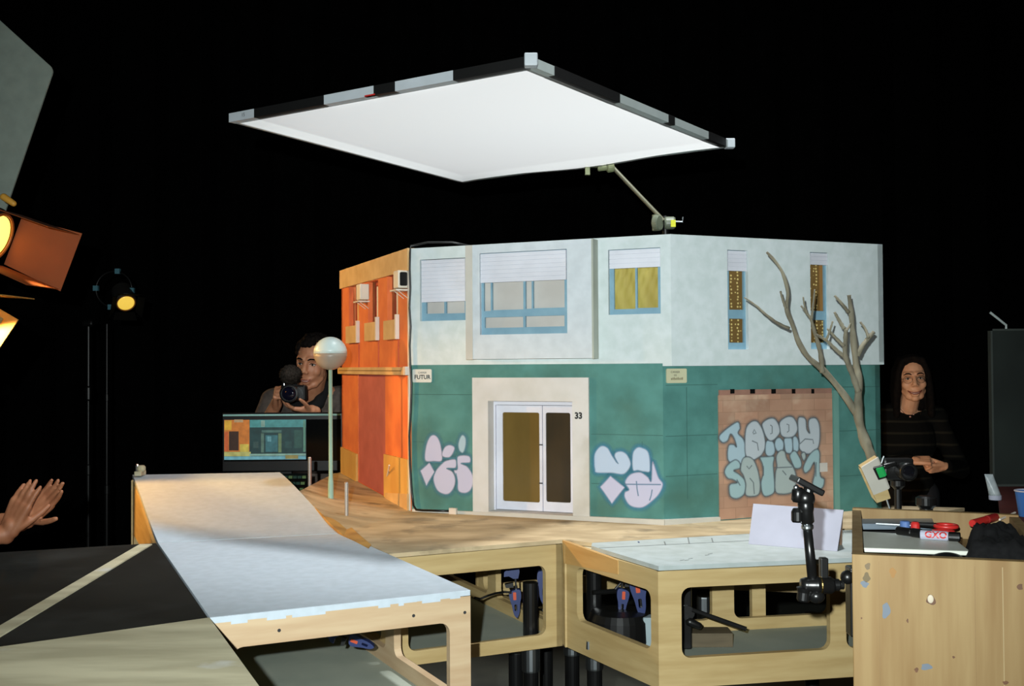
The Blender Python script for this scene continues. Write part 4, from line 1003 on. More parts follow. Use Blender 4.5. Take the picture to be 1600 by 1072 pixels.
tag(MB().lathe(at_z(1430, 829, zl + .001), [(.0085, 0), (.0085, .013), (.006, .017)], n=16).build('tape_roll', M['red']), 'small red cap between the blue cap and the scissors', 'cap')
ra_, rb_ = at_z(1519, 818, SZ + .045), at_z(1556, 808, SZ + .046)
marker(ra_, rb_, .008, [('barrel', 0, .6, .0075, M['red']), ('cap', .6, 1.0, .0082, mat('dark_red_plastic', rgb(150, 34, 34), .4))], 'red marker pen leaning at the back of the pine tray, on the black cloth')
tag(MB().tube([at_z(1562, 812, SZ + .045), at_z(1586, 801, SZ + .05)], .0022, 8).build('stick', M['niche_white']), 'thin cream stick pointing over the back edge of the pine tray', 'stick')
# mouse
mp_ = at_z(1478, 865, SZ + .026)
t5 = thing('computer_mouse', 'black computer mouse in front of the white laptop in the pine tray', 'mouse', (mp_.x, mp_.y, SZ))
mm_ = MB(); mm_.ball((mp_.x, mp_.y, SZ + .014), (.034, .024, .018), Matrix.Rotation(-.35, 3, 'Z'), 24, 14)
for v in mm_.bm.verts: v.co.z = max(v.co.z, SZ + .001)
mm_.build('shell', M['black'], t5, smooth=True)
MB().ball((mp_.x - .022, mp_.y + .004, SZ + .024), (.006, .0025, .004)).build('wheel', M['steel'], t5, smooth=True)
# crumpled black cloth
q = [at_z(1500, 872, SZ + .03), at_z(1645, 880, SZ + .03), at_z(1580, 814, SZ + .05), at_z(1512, 818, SZ + .05)]
mb = MB(); G = 34; gv = []
rnd = [[random.random() for _ in range(60)] for _ in range(60)]
def vn(x, y):
    i, j = int(x), int(y); fx, fy = x - i, y - j; fx, fy = fx * fx * (3 - 2 * fx), fy * fy * (3 - 2 * fy)
    return (rnd[i][j] * (1 - fx) + rnd[i + 1][j] * fx) * (1 - fy) + (rnd[i][j + 1] * (1 - fx) + rnd[i + 1][j + 1] * fx) * fy
for i in range(G + 1):
    rw = []
    for j in range(G + 1):
        a, b = i / G, j / G; p = q[0].lerp(q[1], a).lerp(q[3].lerp(q[2], a), b)
        ed = min(1, min(a, 1 - a, b, 1 - b) * 7)
        p.z = SZ + .004 + (.022 + .020 * b + .022 * vn(a * 6, b * 5) + .010 * vn(a * 15, b * 14)) * (.25 + .75 * ed); rw.append(mb.bm.verts.new(p))
    gv.append(rw)
for i in range(G):
    for j in range(G): mb.bm.faces.new((gv[i][j], gv[i + 1][j], gv[i + 1][j + 1], gv[i][j + 1]))
o = mb.build('black_cloth', mat('black_fabric', rgb(30, 30, 31), .95, rgb(22, 22, 23), 90, spec=.15), smooth=True)
so = o.modifiers.new('thick', 'SOLIDIFY'); so.thickness = .003
tag(o, 'crumpled black cloth filling the right side of the pine tray', 'cloth')
lay([(1330, 866), (1350, 868), (1347, 842), (1336, 838)], SZ + .004, .003, 'paper', 'sheets of white paper under the left end of the laptop', 'paper', M['foam_white'])

# ------------------------------------------------------------------ articulated arm clamped to the cabinet
ya = 1.88
def ap(x, y, dy=0): return at_d(x, y, ya + dy)
t = thing('articulated_arm', 'black articulated arm with a tilted plate, clamped to the side of the pine cabinet', 'arm', ap(1320, 950))
bmx = M['black_metal']
MB().box((ap(1314, 0).x, ya - .012, ap(0, 1002).z), (ap(1330, 0).x, ya + .02, ap(0, 894).z)).build('clamp', bmx, t, bevel=.003)
MB().ball(ap(1324, 902, -.01), .012).build('clamp_knob', M['black'], t, smooth=True)
MB().tube([ap(1318, 914), ap(1308, 914)], .008, 14).lathe(ap(1312, 914), [(.0085, 0), (.0105, .002), (.0105, .010), (.007, .013)], axis=(-1, 0, 0), n=16).build('ball_joint', M['black'], t)
MB().lathe(ap(1304, 915), [(.010, 0), (.0145, .006), (.0145, .028), (.016, .030), (.016, .032), (.0145, .034), (.0135, .05), (.011, .058)], axis=(-1, .0, .02), n=22).build('elbow_barrel', bmx, t, smooth=True)
MB().lathe(ap(1283, 914.7), [(.0153, 0), (.0157, .001), (.0153, .002)], axis=(-1, 0, .02), n=22).build('brass_ring', mat('brass', rgb(190, 160, 90), .3, metal=1), t)
MB().lathe(ap(1255, 940, -.004), [(.009, 0), (.0115, .003), (.0115, .016), (.013, .02), (.014, .023), (.006, .026)], axis=(.12, 0, 1), n=18).build('lever_knob', M['black'], t)
MB().ball(ap(1276, 932, -.004), (.014, .012, .012)).build('elbow_cap', bmx, t, smooth=True)
MB().box((ap(1253, 0).x, ya - .004, ap(0, 905).z), (ap(1264, 0).x, ya + .012, ap(0, 880).z)).box((ap(1271, 0).x, ya - .004, ap(0, 912).z), (ap(1283, 0).x, ya + .012, ap(0, 880).z)).build('fork', M['black'], t, bevel=.002)
MB().tube([ap(1270, 912), ap(1266, 870), ap(1261.5, 824)], [.0085, .0085, .0078], 16).build('rod', bmx, t, smooth=True)
MB().lathe(ap(1262, 828), [(.008, 0), (.0105, .003), (.0105, .007), (.008, .011)], axis=(-.05, 0, 1), n=18).build('collar', M['steel'], t)
MB().lathe(ap(1261, 819), [(.009, 0), (.0125, .004), (.012, .020), (.0135, .026), (.0135, .036), (.010, .042)], axis=(-.06, 0, 1), n=20).build('upper_joint', bmx, t, smooth=True)
MB().lathe(ap(1246, 816), [(.009, 0), (.0105, .003), (.0105, .018), (.007, .024)], axis=(0, 0, 1), n=16).build('joint_knob', M['black'], t)
MB().ball(ap(1259, 779), (.016, .014, .016)).lathe(ap(1246, 785), [(.008, 0), (.011, .004), (.011, .02), (.007, .026)], axis=(.08, 0, 1), n=16).build('ball_head', bmx, t, smooth=True)
pa, pb_ = ap(1240, 747), ap(1281, 769); d_ = (pb_ - pa).normalized(); up_ = V((-d_.z, 0, d_.x)) 
if up_.z < 0: up_ = -up_
mb = MB(); w_ = V((0, .028, 0)); h_ = up_ * .0055
mb.hexa([pa - w_ - h_, pb_ - w_ - h_, pb_ + w_ - h_, pa + w_ - h_, pa - w_ + h_, pb_ - w_ + h_, pb_ + w_ + h_, pa + w_ + h_]); mb.build('plate', M['black'], t, bevel=.0025)
MB().tube([ap(1262, 772), ap(1264, 762)], .009, 12).build('plate_neck', bmx, t)
MB().ball(ap(1244, 762, -.012), (.005, .004, .005)).build('release_button', M['steel'], t, smooth=True)

# ------------------------------------------------------------------ white folded card on the right board
b0, b1 = at_z(1169.5, 850, TZ + .0005), at_z(1308, 861.5, TZ + .0005)
t0, t1 = at_d(1177, 787, b0.y + .045), at_d(1318, 797, b1.y + .045)
t = thing('folded_card', 'white folded card standing like a tent on the pale grey board', 'card', (b0 + b1) / 2)
bk0, bk1 = V((t0.x + .012, b0.y + .10, TZ + .0005)), V((t1.x + .012, b1.y + .10, TZ + .0005))
def sheet(a, b, c, d, th=.003):
    n_ = (b - a).cross(d - a).normalized() * th; return MB().hexa([a, b, c, d, a - n_, b - n_, c - n_, d - n_])
sheet(b0, b1, t1, t0).build('front_sheet', M['foam_white'], t)
sheet(bk1, bk0, t0 + V((0, .004, 0)), t1 + V((0, .004, 0))).build('back_sheet', mat('shaded_card', rgb(120, 96, 78), .8), t)  # back of the white card, its shade put into the brown colour

# ------------------------------------------------------------------ bare tree
yt = 3.09
t = thing('bare_tree', 'bare dry branch standing as a miniature tree in front of the white and teal facade', 'tree', at_d(1364, 722, yt))
def br(name, pts, r0_, r1_, dy0=0, dy1=0):
    P = []; nn = len(pts)
    for i, (x, y) in enumerate(pts):
        s_ = i / (nn - 1); P.append(at_d(x, y, yt + dy0 + (dy1 - dy0) * s_ + .006 * math.sin(i * 2.1 + x)))
    # smooth and roughen
    Q, Rr = [], []
    for i in range(nn - 1):
        a, b, c, d = P[max(i - 1, 0)], P[i], P[i + 1], P[min(i + 2, nn - 1)]
        for k in range(5):
            s_ = k / 5; Q.append(.5 * ((2 * b) + (c - a) * s_ + (2 * a - 5 * b + 4 * c - d) * s_ * s_ + (3 * b - a - 3 * c + d) * s_ ** 3)); Rr.append((i + s_) / (nn - 1))
    Q.append(P[-1]); Rr.append(1)
    rad = [(r0_ + (r1_ - r0_) * q) * (1 + .13 * math.sin(q * 37 + x) + .08 * random.random()) for q in Rr]
    return MB().tube(Q, rad, 12).build(name, M['bark'], t, smooth=True)
tk = br('trunk', [(1366, 728), (1361, 712), (1353, 693), (1346, 672), (1341, 650), (1341, 622), (1342, 600), (1338, 572), (1335, 545), (1332.5, 520), (1331, 500), (1329, 480), (1326.5, 461)], .0155, .0055)
br('branch', [(1342, 655), (1326, 627), (1304, 598), (1284, 576), (1263, 558), (1248, 535), (1238, 507), (1229, 482), (1231, 457), (1223, 427), (1211, 408), (1198, 394)], .0098, .0032, 0, -.05)
br('branch', [(1341, 612), (1331, 582), (1321, 557), (1321, 532), (1322, 514)], .0088, .0055, -.01, -.05)
br('branch', [(1285, 582), (1283, 560), (1279, 540), (1272, 516), (1267, 498), (1261, 490), (1252, 478)], .0072, .0025, -.012, -.06)
br('branch', [(1340, 556), (1346, 543), (1354, 532), (1365, 519)], .0072, .0055, 0, .02)
br('branch', [(1320, 558), (1306, 546), (1291, 532), (1276, 523)], .0055, .0032, -.03, -.07)
br('twig', [(1228, 482), (1223, 468), (1219.5, 455)], .0042, .0025, -.04, -.04)
br('twig', [(1233, 513), (1214, 504), (1194, 489), (1182, 478), (1163, 465)], .0042, .0018, -.04, -.07)
br('twig', [(1268, 498), (1270, 482), (1273, 452)], .0042, .002, -.045, -.07)
br('twig', [(1261, 490), (1257, 477), (1255, 464)], .003, .0018, -.05, -.07)
br('twig', [(1326, 488), (1316, 475), (1304, 462)], .0048, .0032, 0, -.02)
br('twig', [(1357, 528), (1352, 514), (1344, 503)], .0042, .0028, .01, .03)
br('twig', [(1319, 514), (1312, 502), (1304, 488)], .0058, .0034, -.05, -.06)
br('twig', [(1319, 541), (1306, 528), (1293, 514)], .0045, .003, -.04, -.07)
br('twig', [(1291, 532), (1297, 516), (1301, 502)], .0036, .0022, -.06, -.08)
br('stub', [(1322, 516), (1326, 512), (1329, 505)], .0045, .0018, -.05, -.05)
for s_ in (.12, .3): pass
# wooden block that holds it, with a green tag
yb = 3.0
wb_ = thing('wooden_block', 'tilted wooden block with a green-screened tag at the foot of the bare tree', 'block', at_d(1370, 752, yb))
def wq(p4, d0, d1): return [at_d(x, y, yb + d0) for x, y in p4] + [at_d(x, y, yb + d0) + V((.004, d1, .004)) for x, y in p4]
MB().hexa(wq([(1345, 731), (1371, 715), (1392, 779), (1371, 786)], 0, .035)).build('body', M['ply'], wb_, bevel=.001)
MB().hexa(wq([(1345.5, 731), (1370.5, 716), (1389, 764), (1365, 774)], -.004, .004)).build('white_face', mat('primer_white', rgb(196, 192, 180), .7), wb_)
MB().hexa([at_d(x, y, yb + .002) for x, y in [(1341, 730), (1345, 732), (1371, 787), (1362, 777)]] + [at_d(x, y, yb + .03) for x, y in [(1341, 730), (1345, 732), (1371, 787), (1362, 777)]]).build('side', M['ply'], wb_)
MB().hexa(wq([(1363.5, 732), (1379, 728), (1385, 747), (1372.5, 750.5)], -.010, .006)).build('tag', M['black'], wb_, bevel=.001)
MB().hexa(wq([(1368.5, 733), (1378, 731), (1383.5, 744.5), (1374.5, 747)], -.0112, .002)).build('green_screen', mat('green_panel', rgb(30, 168, 84), .4), wb_)
MB().tube([at_d(1384, 776, yb + .014), at_d(1391, 797, yb + .014), V((at_d(1391, 797, yb + .014).x, yb + .014, TZ + .001))], .0032, 8).build('rod', M['steel'], wb_)
MB().lathe((at_d(1391, 797, yb + .014).x, yb + .014, TZ + .0005), [(.03, 0), (.03, .008), (.006, .012)], n=20).build('base', M['black'], wb_)
MB().tube([at_d(1381, 713, yb + .002), at_d(1377, 724, yb)], .0028, 8).build('wire', M['steel'], wb_)
# black stills camera on a head to the right of the block
yc = 3.06
cp = at_d(1414, 736, yc)
t = thing('camera', 'black camera on a small stand beside the wooden block, its lens towards us', 'camera', (cp.x, yc, TZ))
MB().box((cp.x - .055, yc + .01, cp.z - .028), (cp.x + .03, yc + .05, cp.z + .034)).build('body', M['black'], t, bevel=.006)
MB().lathe((cp.x, yc + .012, cp.z), [(.024, 0), (.026, .01), (.026, .04), (.023, .045), (.021, .042)], axis=(0, -1, 0), n=28).build('lens', M['black'], t)
MB().ball((cp.x, yc - .028, cp.z), (.019, .006, .019)).build('front_glass', mat('lens_glass', rgb(20, 20, 24), .03), t, smooth=True)
c_ = at_d(1389, 727, yc - .0); MB().capsule(c_ + V((-.013, 0, -.003)), c_ + V((.016, 0, .004)), .008, .007).build('grip', M['black_metal'], t, smooth=True)
MB().lathe((cp.x - .01, yc + .03, TZ + .0005), [(.035, 0), (.035, .01), (.010, .016), (.010, cp.z - TZ - .055), (.02, cp.z - TZ - .045), (.02, cp.z - TZ - .030)], n=20).build('stand', M['black'], t)
c_ = at_d(1447, 778, yc)
t = thing('black_tripod_head', 'black round tripod head behind the back edge of the pine cabinet', 'tripod head', (c_.x, yc, TZ))
MB().lathe((c_.x, yc, TZ + .0005), [(.04, 0), (.04, .02), (.018, .03), (.018, c_.z - TZ - .03), (.028, c_.z - TZ - .02), (.028, c_.z - TZ), (.02, c_.z - TZ + .005)], n=24).build('column', M['black_metal'], t, smooth=False)

# ------------------------------------------------------------------ right edge: dark red table with panel, tube and cup
zr = 1.15
rp = [at_d(1540, 790, 2.98), at_d(1760, 790, 2.98)]
rx0, rx1 = at_d(1550, 790, 3.0).x, 2.4
t = thing('red_table', 'dark red table at the right edge, behind the pine cabinet', 'table', (1.8, 3.35, 0))
rm = mat('dark_red_paint', rgb(84, 36, 32), .8, spec=.2)
bx_ = at_d(1556, 790, 3.9).x
MB().slab([(rx0 - .10, 2.72, zr), (rx1, 2.72, zr), (rx1 + .2, 3.9, zr), (bx_, 3.9, zr)], .025).build('tabletop', rm, t)
for x in (rx0 + .45, rx1 - .05):
    for y in (3.45, 3.85): MB().box((x - .02, y - .02, 0), (x + .02, y + .02, zr - .0255)).build('leg', rm, t)
pc = at_d(1548, 600, 3.5)
t = thing('dark_panel', 'dark glossy panel standing upright on the red table at the right edge', 'panel', (pc.x + .3, 3.5, zr))
pt_ = at_d(1548, 514, 3.5).z
MB().box((pc.x + .004, 3.5, zr + .005), (pc.x + .75, 3.512, pt_ - .004)).build('sheet', mat('dark_perspex', rgb(42, 48, 45), .35, rgb(34, 38, 36), 4), t)
for a, b in (((pc.x, 3.495, zr + .0005), (pc.x + .006, 3.517, pt_)), ((pc.x, 3.495, pt_ - .006), (pc.x + .75, 3.517, pt_)), ((pc.x, 3.495, zr + .0005), (pc.x + .75, 3.517, zr + .008))):
    MB().box(a, b).build('edge_strip', mat('dark_grey_edge', rgb(58, 64, 60), .5), t)
for x in (.15, .6): MB().box((pc.x + x, 3.44, zr + .0005), (pc.x + x + .03, 3.58, zr + .012)).build('foot', M['black'], t)
a_, b_ = at_d(1547, 488, 3.52), at_d(1572, 508, 3.52)
MB().tube([a_, b_, b_ + V((.0, 0, -.05))], .004, 8).build('rod', M['alu'], t)
tb = at_z(1555, 781, zr + .0005)
t = thing('cosmetic_tube', 'white squeeze tube standing on its cap on the red table', 'tube', tb)
h0 = at_d(1549, 741, tb.y).z - tb.z
mb = MB(); r1_ = .0165; n_ = 18; rows = []
for i in range(9):
    s_ = i / 8; row = []
    for k in range(n_):
        a = 2 * math.pi * k / n_; rx = r1_ * (1 - .25 * s_); ry = r1_ * (1 - .93 * s_ ** 1.3)
        row.append(mb.bm.verts.new(V((tb.x - .018 * s_ + rx * math.cos(a), tb.y + ry * math.sin(a), tb.z + .012 + (h0 - .012) * s_))))
    rows.append(row)
for a, b in zip(rows, rows[1:]):
    for k in range(n_): mb.bm.faces.new((a[k], a[(k + 1) % n_], b[(k + 1) % n_], b[k]))
mb.bm.faces.new(rows[-1]); mb.bm.faces.new(list(reversed(rows[0])))
mb.build('body', mat('pale_grey_tube', rgb(176, 184, 186), .4, rgb(150, 160, 164), 60), t, smooth=True)
MB().lathe(tb, [(.0165, 0), (.0175, .002), (.0175, .013)], n=20).build('cap', M['foam_white'], t)
cu = at_d(1607, 800, 2.82)
t = thing('paper_cup', 'blue paper cup with a white rim, at the very right edge', 'cup', (cu.x, cu.y, zr))
ht = at_d(1607, 767, 2.82).z - zr
MB().lathe((cu.x, cu.y, zr + .0005), [(.023, 0), (.032, ht), (.0305, ht), (.022, .004)], n=26).build('body', mat('blue_cup', rgb(40, 98, 172), .5), t)
MB().tube([V((cu.x + .032 * math.cos(2 * math.pi * i / 26), cu.y + .032 * math.sin(2 * math.pi * i / 26), zr + ht)) for i in range(27)], .0022, 6).build('rim', M['foam_white'], t, smooth=True)

# ------------------------------------------------------------------ monitor behind the orange building
ym = 4.62
mx0, mx1 = at_d(347, 700, ym).x, at_d(536, 700, ym).x
mzt, mzb = at_d(440, 645, ym).z, at_d(440, 737, ym).z
cz = 1.02
t = thing('monitor', 'monitor on a black cart, its screen showing the miniature street', 'monitor', ((mx0 + mx1) / 2, ym, cz))
MB().box((mx0, ym, mzb), (mx1, ym + .035, mzt)).build('housing', M['black'], t, bevel=.004)
def mb_rect(x0, y0, x1, y1, o0, o1): a, b = at_d(x0, y1, ym), at_d(x1, y0, ym); return MB().box((a.x, ym - o1, a.z), (b.x, ym - o0, b.z))
mb_rect(348.5, 646.5, 533, 650.5, 0, .004).build('top_edge', mat('teal_edge_glint', rgb(140, 186, 178), .35), t, bevel=.001)  # the top bezel's reflection is put into its pale teal colour
scr = mb_rect(350, 655, 533, 721, .0, .0015).build('screen', mat('dark_screen', rgb(8, 10, 10), .12), t)
def em(n_, c_, s_=.8):
    m = mat(n_, rgb(4, 4, 4), .5, emit=c_, estr=s_); nt = m.node_tree
    a = nt.nodes.new('ShaderNodeTexNoise'); a.inputs['Scale'].default_value = 42; a.inputs['Detail'].default_value = 5
    b = nt.nodes.new('ShaderNodeMapRange'); b.inputs[1].default_value = .3; b.inputs[2].default_value = .7; b.inputs[3].default_value = .6; b.inputs[4].default_value = .95
    g = nt.nodes.new('ShaderNodeNewGeometry'); nt.links.new(g.outputs['Position'], a.inputs['Vector'])
    nt.links.new(a.outputs['Fac'], b.inputs[0]); nt.links.new(b.outputs[0], nt.nodes['Principled BSDF'].inputs['Emission Strength'])
    return m
EP = [(350.5, 656, 390, 706, (196, 116, 44)), (351, 657, 362, 672, (206, 160, 50)), (366, 655.5, 380, 660, (180, 150, 110)), (358, 674, 373, 704, (52, 28, 14)), (375, 694, 389, 706, (196, 176, 74)), (351, 675, 357, 705, (190, 90, 44)),
      (390.5, 655.5, 478, 668, (70, 138, 136)), (390, 668.5, 477, 708, (24, 58, 58)), (408, 657, 414, 667, (126, 160, 146)), (409, 672, 440, 676, (70, 106, 98)), (408, 677, 412.5, 707, (82, 112, 98)), (435, 677, 440, 707, (96, 120, 84)),
      (415, 680, 434, 706, (52, 104, 110)), (418, 682, 424, 690, (96, 150, 156)), (460, 672, 472, 700, (40, 78, 70)), (474, 657, 477.5, 706, (84, 130, 110)), (350.5, 706, 392, 713, (176, 176, 104)), (390, 708.5, 478, 712.5, (126, 164, 150)),
      (350.5, 712.5, 478, 718.5, (104, 164, 176)), (446, 711, 466, 717, (140, 130, 74)), (396, 690, 404, 700, (50, 76, 72)), (446, 690, 456, 700, (36, 70, 68))]
EP = [(350.2, 655.2, 478.5, 718.7, (18, 40, 40))] + EP
for i, (x0, y0, x1, y1, c_) in enumerate(EP):
    mb_rect(x0, y0, x1, y1, .0014, .0017 + i * .00002).build('picture', em('screen_glow', rgb(*c_)), scr)
mb_rect(352, 723, 470, 735, 0, .003).build('lower_bezel', M['black'], t)
MB().box(((mx0 + mx1) / 2 - .03, ym + .036, cz), ((mx0 + mx1) / 2 + .03, ym + .06, mzb + .12)).build('neck', M['black'], t)
MB().box(((mx0 + mx1) / 2 - .12, ym - .02, cz + .0005), ((mx0 + mx1) / 2 + .12, ym + .12, cz + .012)).build('foot', M['black'], t)
cx_ = (mx0 + mx1) / 2 - .04
tt = thing('cart', 'black cart carrying the monitor', 'cart', (cx_, ym, 0))
MB().box((cx_ - .34, ym - .2, cz - .02), (cx_ + .27, ym + .22, cz)).build('tabletop', M['black_matt'], tt)
for x in (cx_ - .31, cx_ + .24):
    for y in (ym - .17, ym + .19): MB().lathe((x, y, 0), [(.014, 0), (.014, cz - .021)], n=12).build('leg', M['black_metal'], tt)
ky = ym - .14; ke = at_d(440, 738, ky)
tk_ = thing('keyboard', 'dark keyboard with green glints painted on its keys under the monitor', 'keyboard', (ke.x, ky, cz))
ka = MB(); kx0, kx1 = at_d(357, 740, ky).x, at_d(483, 740, ky).x
zk0 = at_d(440, 742, ky).z
MB().hexa([(kx0, ky - .05, cz + .0005), (kx1, ky - .05, cz + .0005), (kx1, ky + .05, cz + .0005), (kx0, ky + .05, cz + .0005), (kx0, ky - .05, cz + .012), (kx1, ky - .05, cz + .012), (kx1, ky + .05, zk0), (kx0, ky + .05, zk0)]).build('case', M['black'], tk_)
for r_ in range(3):
    for i in range(16):
        x = kx0 + .015 + (kx1 - kx0 - .03) * (i + .5) / 16; s_ = (r_ + .6) / 3.3
        z_ = cz + .012 + (zk0 - cz - .012) * s_; y = ky - .05 + .1 * s_
        MB().box((x - .008, y - .011, z_ - .002), (x + .008, y + .011, z_ + .009)).build('key', mat('key_teal_glint', rgb(40, 70, 62), .2) if i % 3 else mat('key_green_glint', rgb(90, 120, 70), .3), tk_)  # teal and green glints painted in as key colours

# ------------------------------------------------------------------ tungsten lamps
def fresnel(label, c, d, r, door, door_ang, stand_px=None, col=(1, .62, .22), power=0, cone=90, glow=6.0, lens_c=(1, .80, .20, 1), blue=False, inner=None, src=.03, px_x=None, aim=None, lblend=.35):
    """Studio lamp: c lens centre, d beam direction; four barn doors."""
    d = V(d).normalized(); t = thing('studio_lamp', label, 'lamp', c, 'tungsten studio lamps')
    sx = d.cross(V((0, 0, 1))).normalized(); sy = sx.cross(d)
    bodym = mat('lamp_housing', rgb(40, 38, 36), .5)
    MB().lathe(c - d * (r * 3.2), [(r * .7, 0), (r * 1.25, r * .4), (r * 1.3, r * 2.9), (r * 1.12, r * 3.1)], axis=d, n=28).build('housing', bodym, t)
    MB().tube([c + (sx * math.cos(a) + sy * math.sin(a)) * r * 1.1 for a in [2 * math.pi * i / 32 for i in range(33)]], r * .07, 8).build('lens_ring', mat('copper_ring', rgb(150, 90, 40), .4), t, smooth=True)
    MB().lathe(c - d * r * .1, [(r, 0), (r, .004), (r * .8, r * .12), (r * .4, r * .2), (.001, r * .22)], axis=d, n=32).build('lens', mat('glowing_lens', rgb(255, 214, 120), .2, emit=lens_c, estr=glow), t, smooth=True)
    im = inner or mat('door_metal', rgb(96, 72, 52), .55)
    for k, (o1, o2) in enumerate(((sx, sy), (-sx, sy), (sy, sx), (-sy, sx))):
        L, W = door, r * 1.15
        ang = R(door_ang[k]); out = (d * math.cos(ang) + o1 * math.sin(ang))
        h = c + o1 * r * 1.25 + d * .004; e_ = h + out * L; W2 = W * 1.25; n_ = out.cross(o2).normalized() * .0016
        mb = MB(); mb.hexa([h - o2 * W - n_, h + o2 * W - n_, e_ + o2 * W2 - n_, e_ - o2 * W2 - n_, h - o2 * W + n_, h + o2 * W + n_, e_ + o2 * W2 + n_, e_ - o2 * W2 + n_])
        dr_ = mb.build('barn_door', im, t)
        if blue: 
            pass
    if blue:                                 # round yoke behind the doors, marked with bits of blue tape
        yc_ = at_d(178, 452, c.y + .06); yr = .105
        yk = MB().tube([yc_ + V((yr * math.cos(a), 0, yr * math.sin(a))) for a in [2 * math.pi * i / 36 for i in range(37)]], .006, 8).build('yoke', M['black'], t, smooth=True)
        for x, y in ((184, 424), (150, 450.5), (206, 454), (173, 480)):
            q_ = at_d(x, y, yc_.y); MB().box((q_.x - .014, q_.y - .012, q_.z - .015), (q_.x + .014, q_.y + .012, q_.z + .015)).build('blue_tape', mat('blue_tape', rgb(84, 140, 156), .6), yk)
    if stand_px is not None:
        p = c - d * r * 2.0
        if px_x: p = at_d(px_x, 490, p.y)
        st = thing('lamp_stand', label.replace('lamp', 'lamp stand', 1) if False else stand_px, 'stand', (p.x, p.y, 0))
        zt_ = p.z - r * 1.32
        MB().lathe((p.x, p.y, 0), [(.013, .12), (.013, zt_ * .45), (.017, zt_ * .45 + .002), (.017, zt_ * .45 + .05), (.0095, zt_ * .45 + .052), (.0095, zt_ * .75), (.013, zt_ * .75 + .002), (.013, zt_ * .75 + .04), (.0075, zt_ * .75 + .042), (.0075, zt_)], n=14).build('column', M['black_metal'], st)
        for k in range(3):
            a = R(40 + 120 * k); dd = V((math.cos(a), math.sin(a), 0)); b_ = V((p.x, p.y, 0))
            MB().tube([b_ + V((0, 0, .42)) + dd * .014, b_ + dd * .42 + V((0, 0, .009))], .008, 8).build('leg', M['black_metal'], st)
            MB().tube([b_ + V((0, 0, .16)) + dd * .014, b_ + dd * .21 + V((0, 0, .216))], .005, 8).build('brace', M['black_metal'], st)
    if power:
        spot('tungsten_light', c + d * (r * .3), aim or (c + d * 2), power, col, cone, lblend, src)
    return t
cL = at_d(-4, 371, 4.0)
fresnel('tungsten lamp with glowing lens and orange-lit barn doors, upper of two at the left edge', cL, (.93, -.06, -.36), .082, .225, (115, 12, 2, 2), 'black stand of the upper tungsten lamp, just beyond the left edge', power=54, cone=62, aim=(-.56, 3.95, 1.50), lblend=.3, glow=2.6, lens_c=(1, .60, .10, 1), inner=mat('orange_lit_door', rgb(150, 74, 26), .7))  # the lamp's orange light is put into the door colour
cL2 = at_d(-78, 494, 3.42)
fresnel('tungsten lamp showing only a bright yellow barn door, lower of two at the left edge', cL2, (.74, -.03, -.50), .07, .17, (-14, -14, 30, 30), 'black stand of the lower tungsten lamp, just beyond the left edge', power=58, col=(1, .50, .12), cone=70, glow=1.2, src=.012, inner=mat('yellow_lit_door', rgb(150, 120, 60), .6))  # doors tinted yellow, part of the lamp's glow put into the colour
cL3 = at_d(197, 474, 6.3)
fresnel('small distant tungsten lamp with a yellow lens and bits of blue tape', cL3, (.42, -.66, -.58), .047, .05, (40, 40, 40, 40), 'thin dark stand under the small distant lamp', glow=.75, lens_c=(1, .66, .08, 1), blue=True, inner=M['black_matt'], power=22, cone=90, col=(1, .5, .16), px_x=167)
s_ = at_d(138, 600, 6.6)
st = thing('light_stand', 'barely visible black stand left of the distant lamp', 'stand', (s_.x, s_.y, 0))
zt_ = at_d(138, 505, 6.6).z
MB().lathe((s_.x, s_.y, 0), [(.014, .1), (.014, .9), (.018, .905), (.018, .96), (.010, .965), (.010, 1.35), (.02, 1.36), (.02, 1.43), (.012, 1.44), (.012, zt_)], n=14).build('column', M['black_metal'], st)
for k in range(3):
    a = R(80 + 120 * k); dd = V((math.cos(a), math.sin(a), 0)); MB().tube([V((s_.x, s_.y, .4)) + dd * .014, V((s_.x, s_.y, .008)) + dd * .4], .008, 8).build('leg', M['black_metal'], st)
MB().lathe((s_.x - .03, s_.y, zt_), [(.02, 0), (.024, .01), (.024, .05), (.02, .06)], axis=(1, 0, 0), n=16).build('grip_head', M['black_metal'], st)
tb0 = bpy.data.objects['studio_lamp']
MB().capsule(at_d(6, 308, 3.94), at_d(21, 318, 3.94), .0135, .011).build('door_tab', mat('lit_tab', rgb(240, 176, 70), .5), tb0, smooth=True)  # lamp-lit door tip, its glare put into the pale orange colour
# grey bounce board, upper left
yg = 4.35
g0, g1, g2 = at_d(84, 108, yg), at_d(-190, -140, yg), at_d(8, 330, yg + .0)
ex, ey = (g1 - g0), (g2 - g0); g3 = g1 + ey * 1.5; g2 = g0 + ey * 1.5
t = thing('bounce_board', 'large grey-green bounce board tilted in the upper left corner', 'bounce board', (g0 + g3) / 2)
def lerp4(a, b): return g0 + ex * a + ey * 1.5 * b
mb = MB(); rcn = rrect(0, 0, 1, 1, .02)
mb.plate(rcn, [], lambda a, b, o: lerp4(a, b) + V((0, o, 0)), 0, .008)
mb.build('panel', mat('grey_green_board', rgb(160, 173, 162), .8, rgb(150, 162, 152), 20), t)
gs = lerp4(.75, .5)
MB().lathe((gs.x, gs.y + .03, 0), [(.014, .1), (.014, gs.z)], n=12).build('support_pole', M['black_metal'], t)
for k in range(3):
    a = R(30 + 120 * k); dd = V((math.cos(a), math.sin(a), 0)); MB().tube([V((gs.x, gs.y + .03, .35)), V((gs.x, gs.y + .03, .008)) + dd * .4], .008, 8).build('leg', M['black_metal'], t)

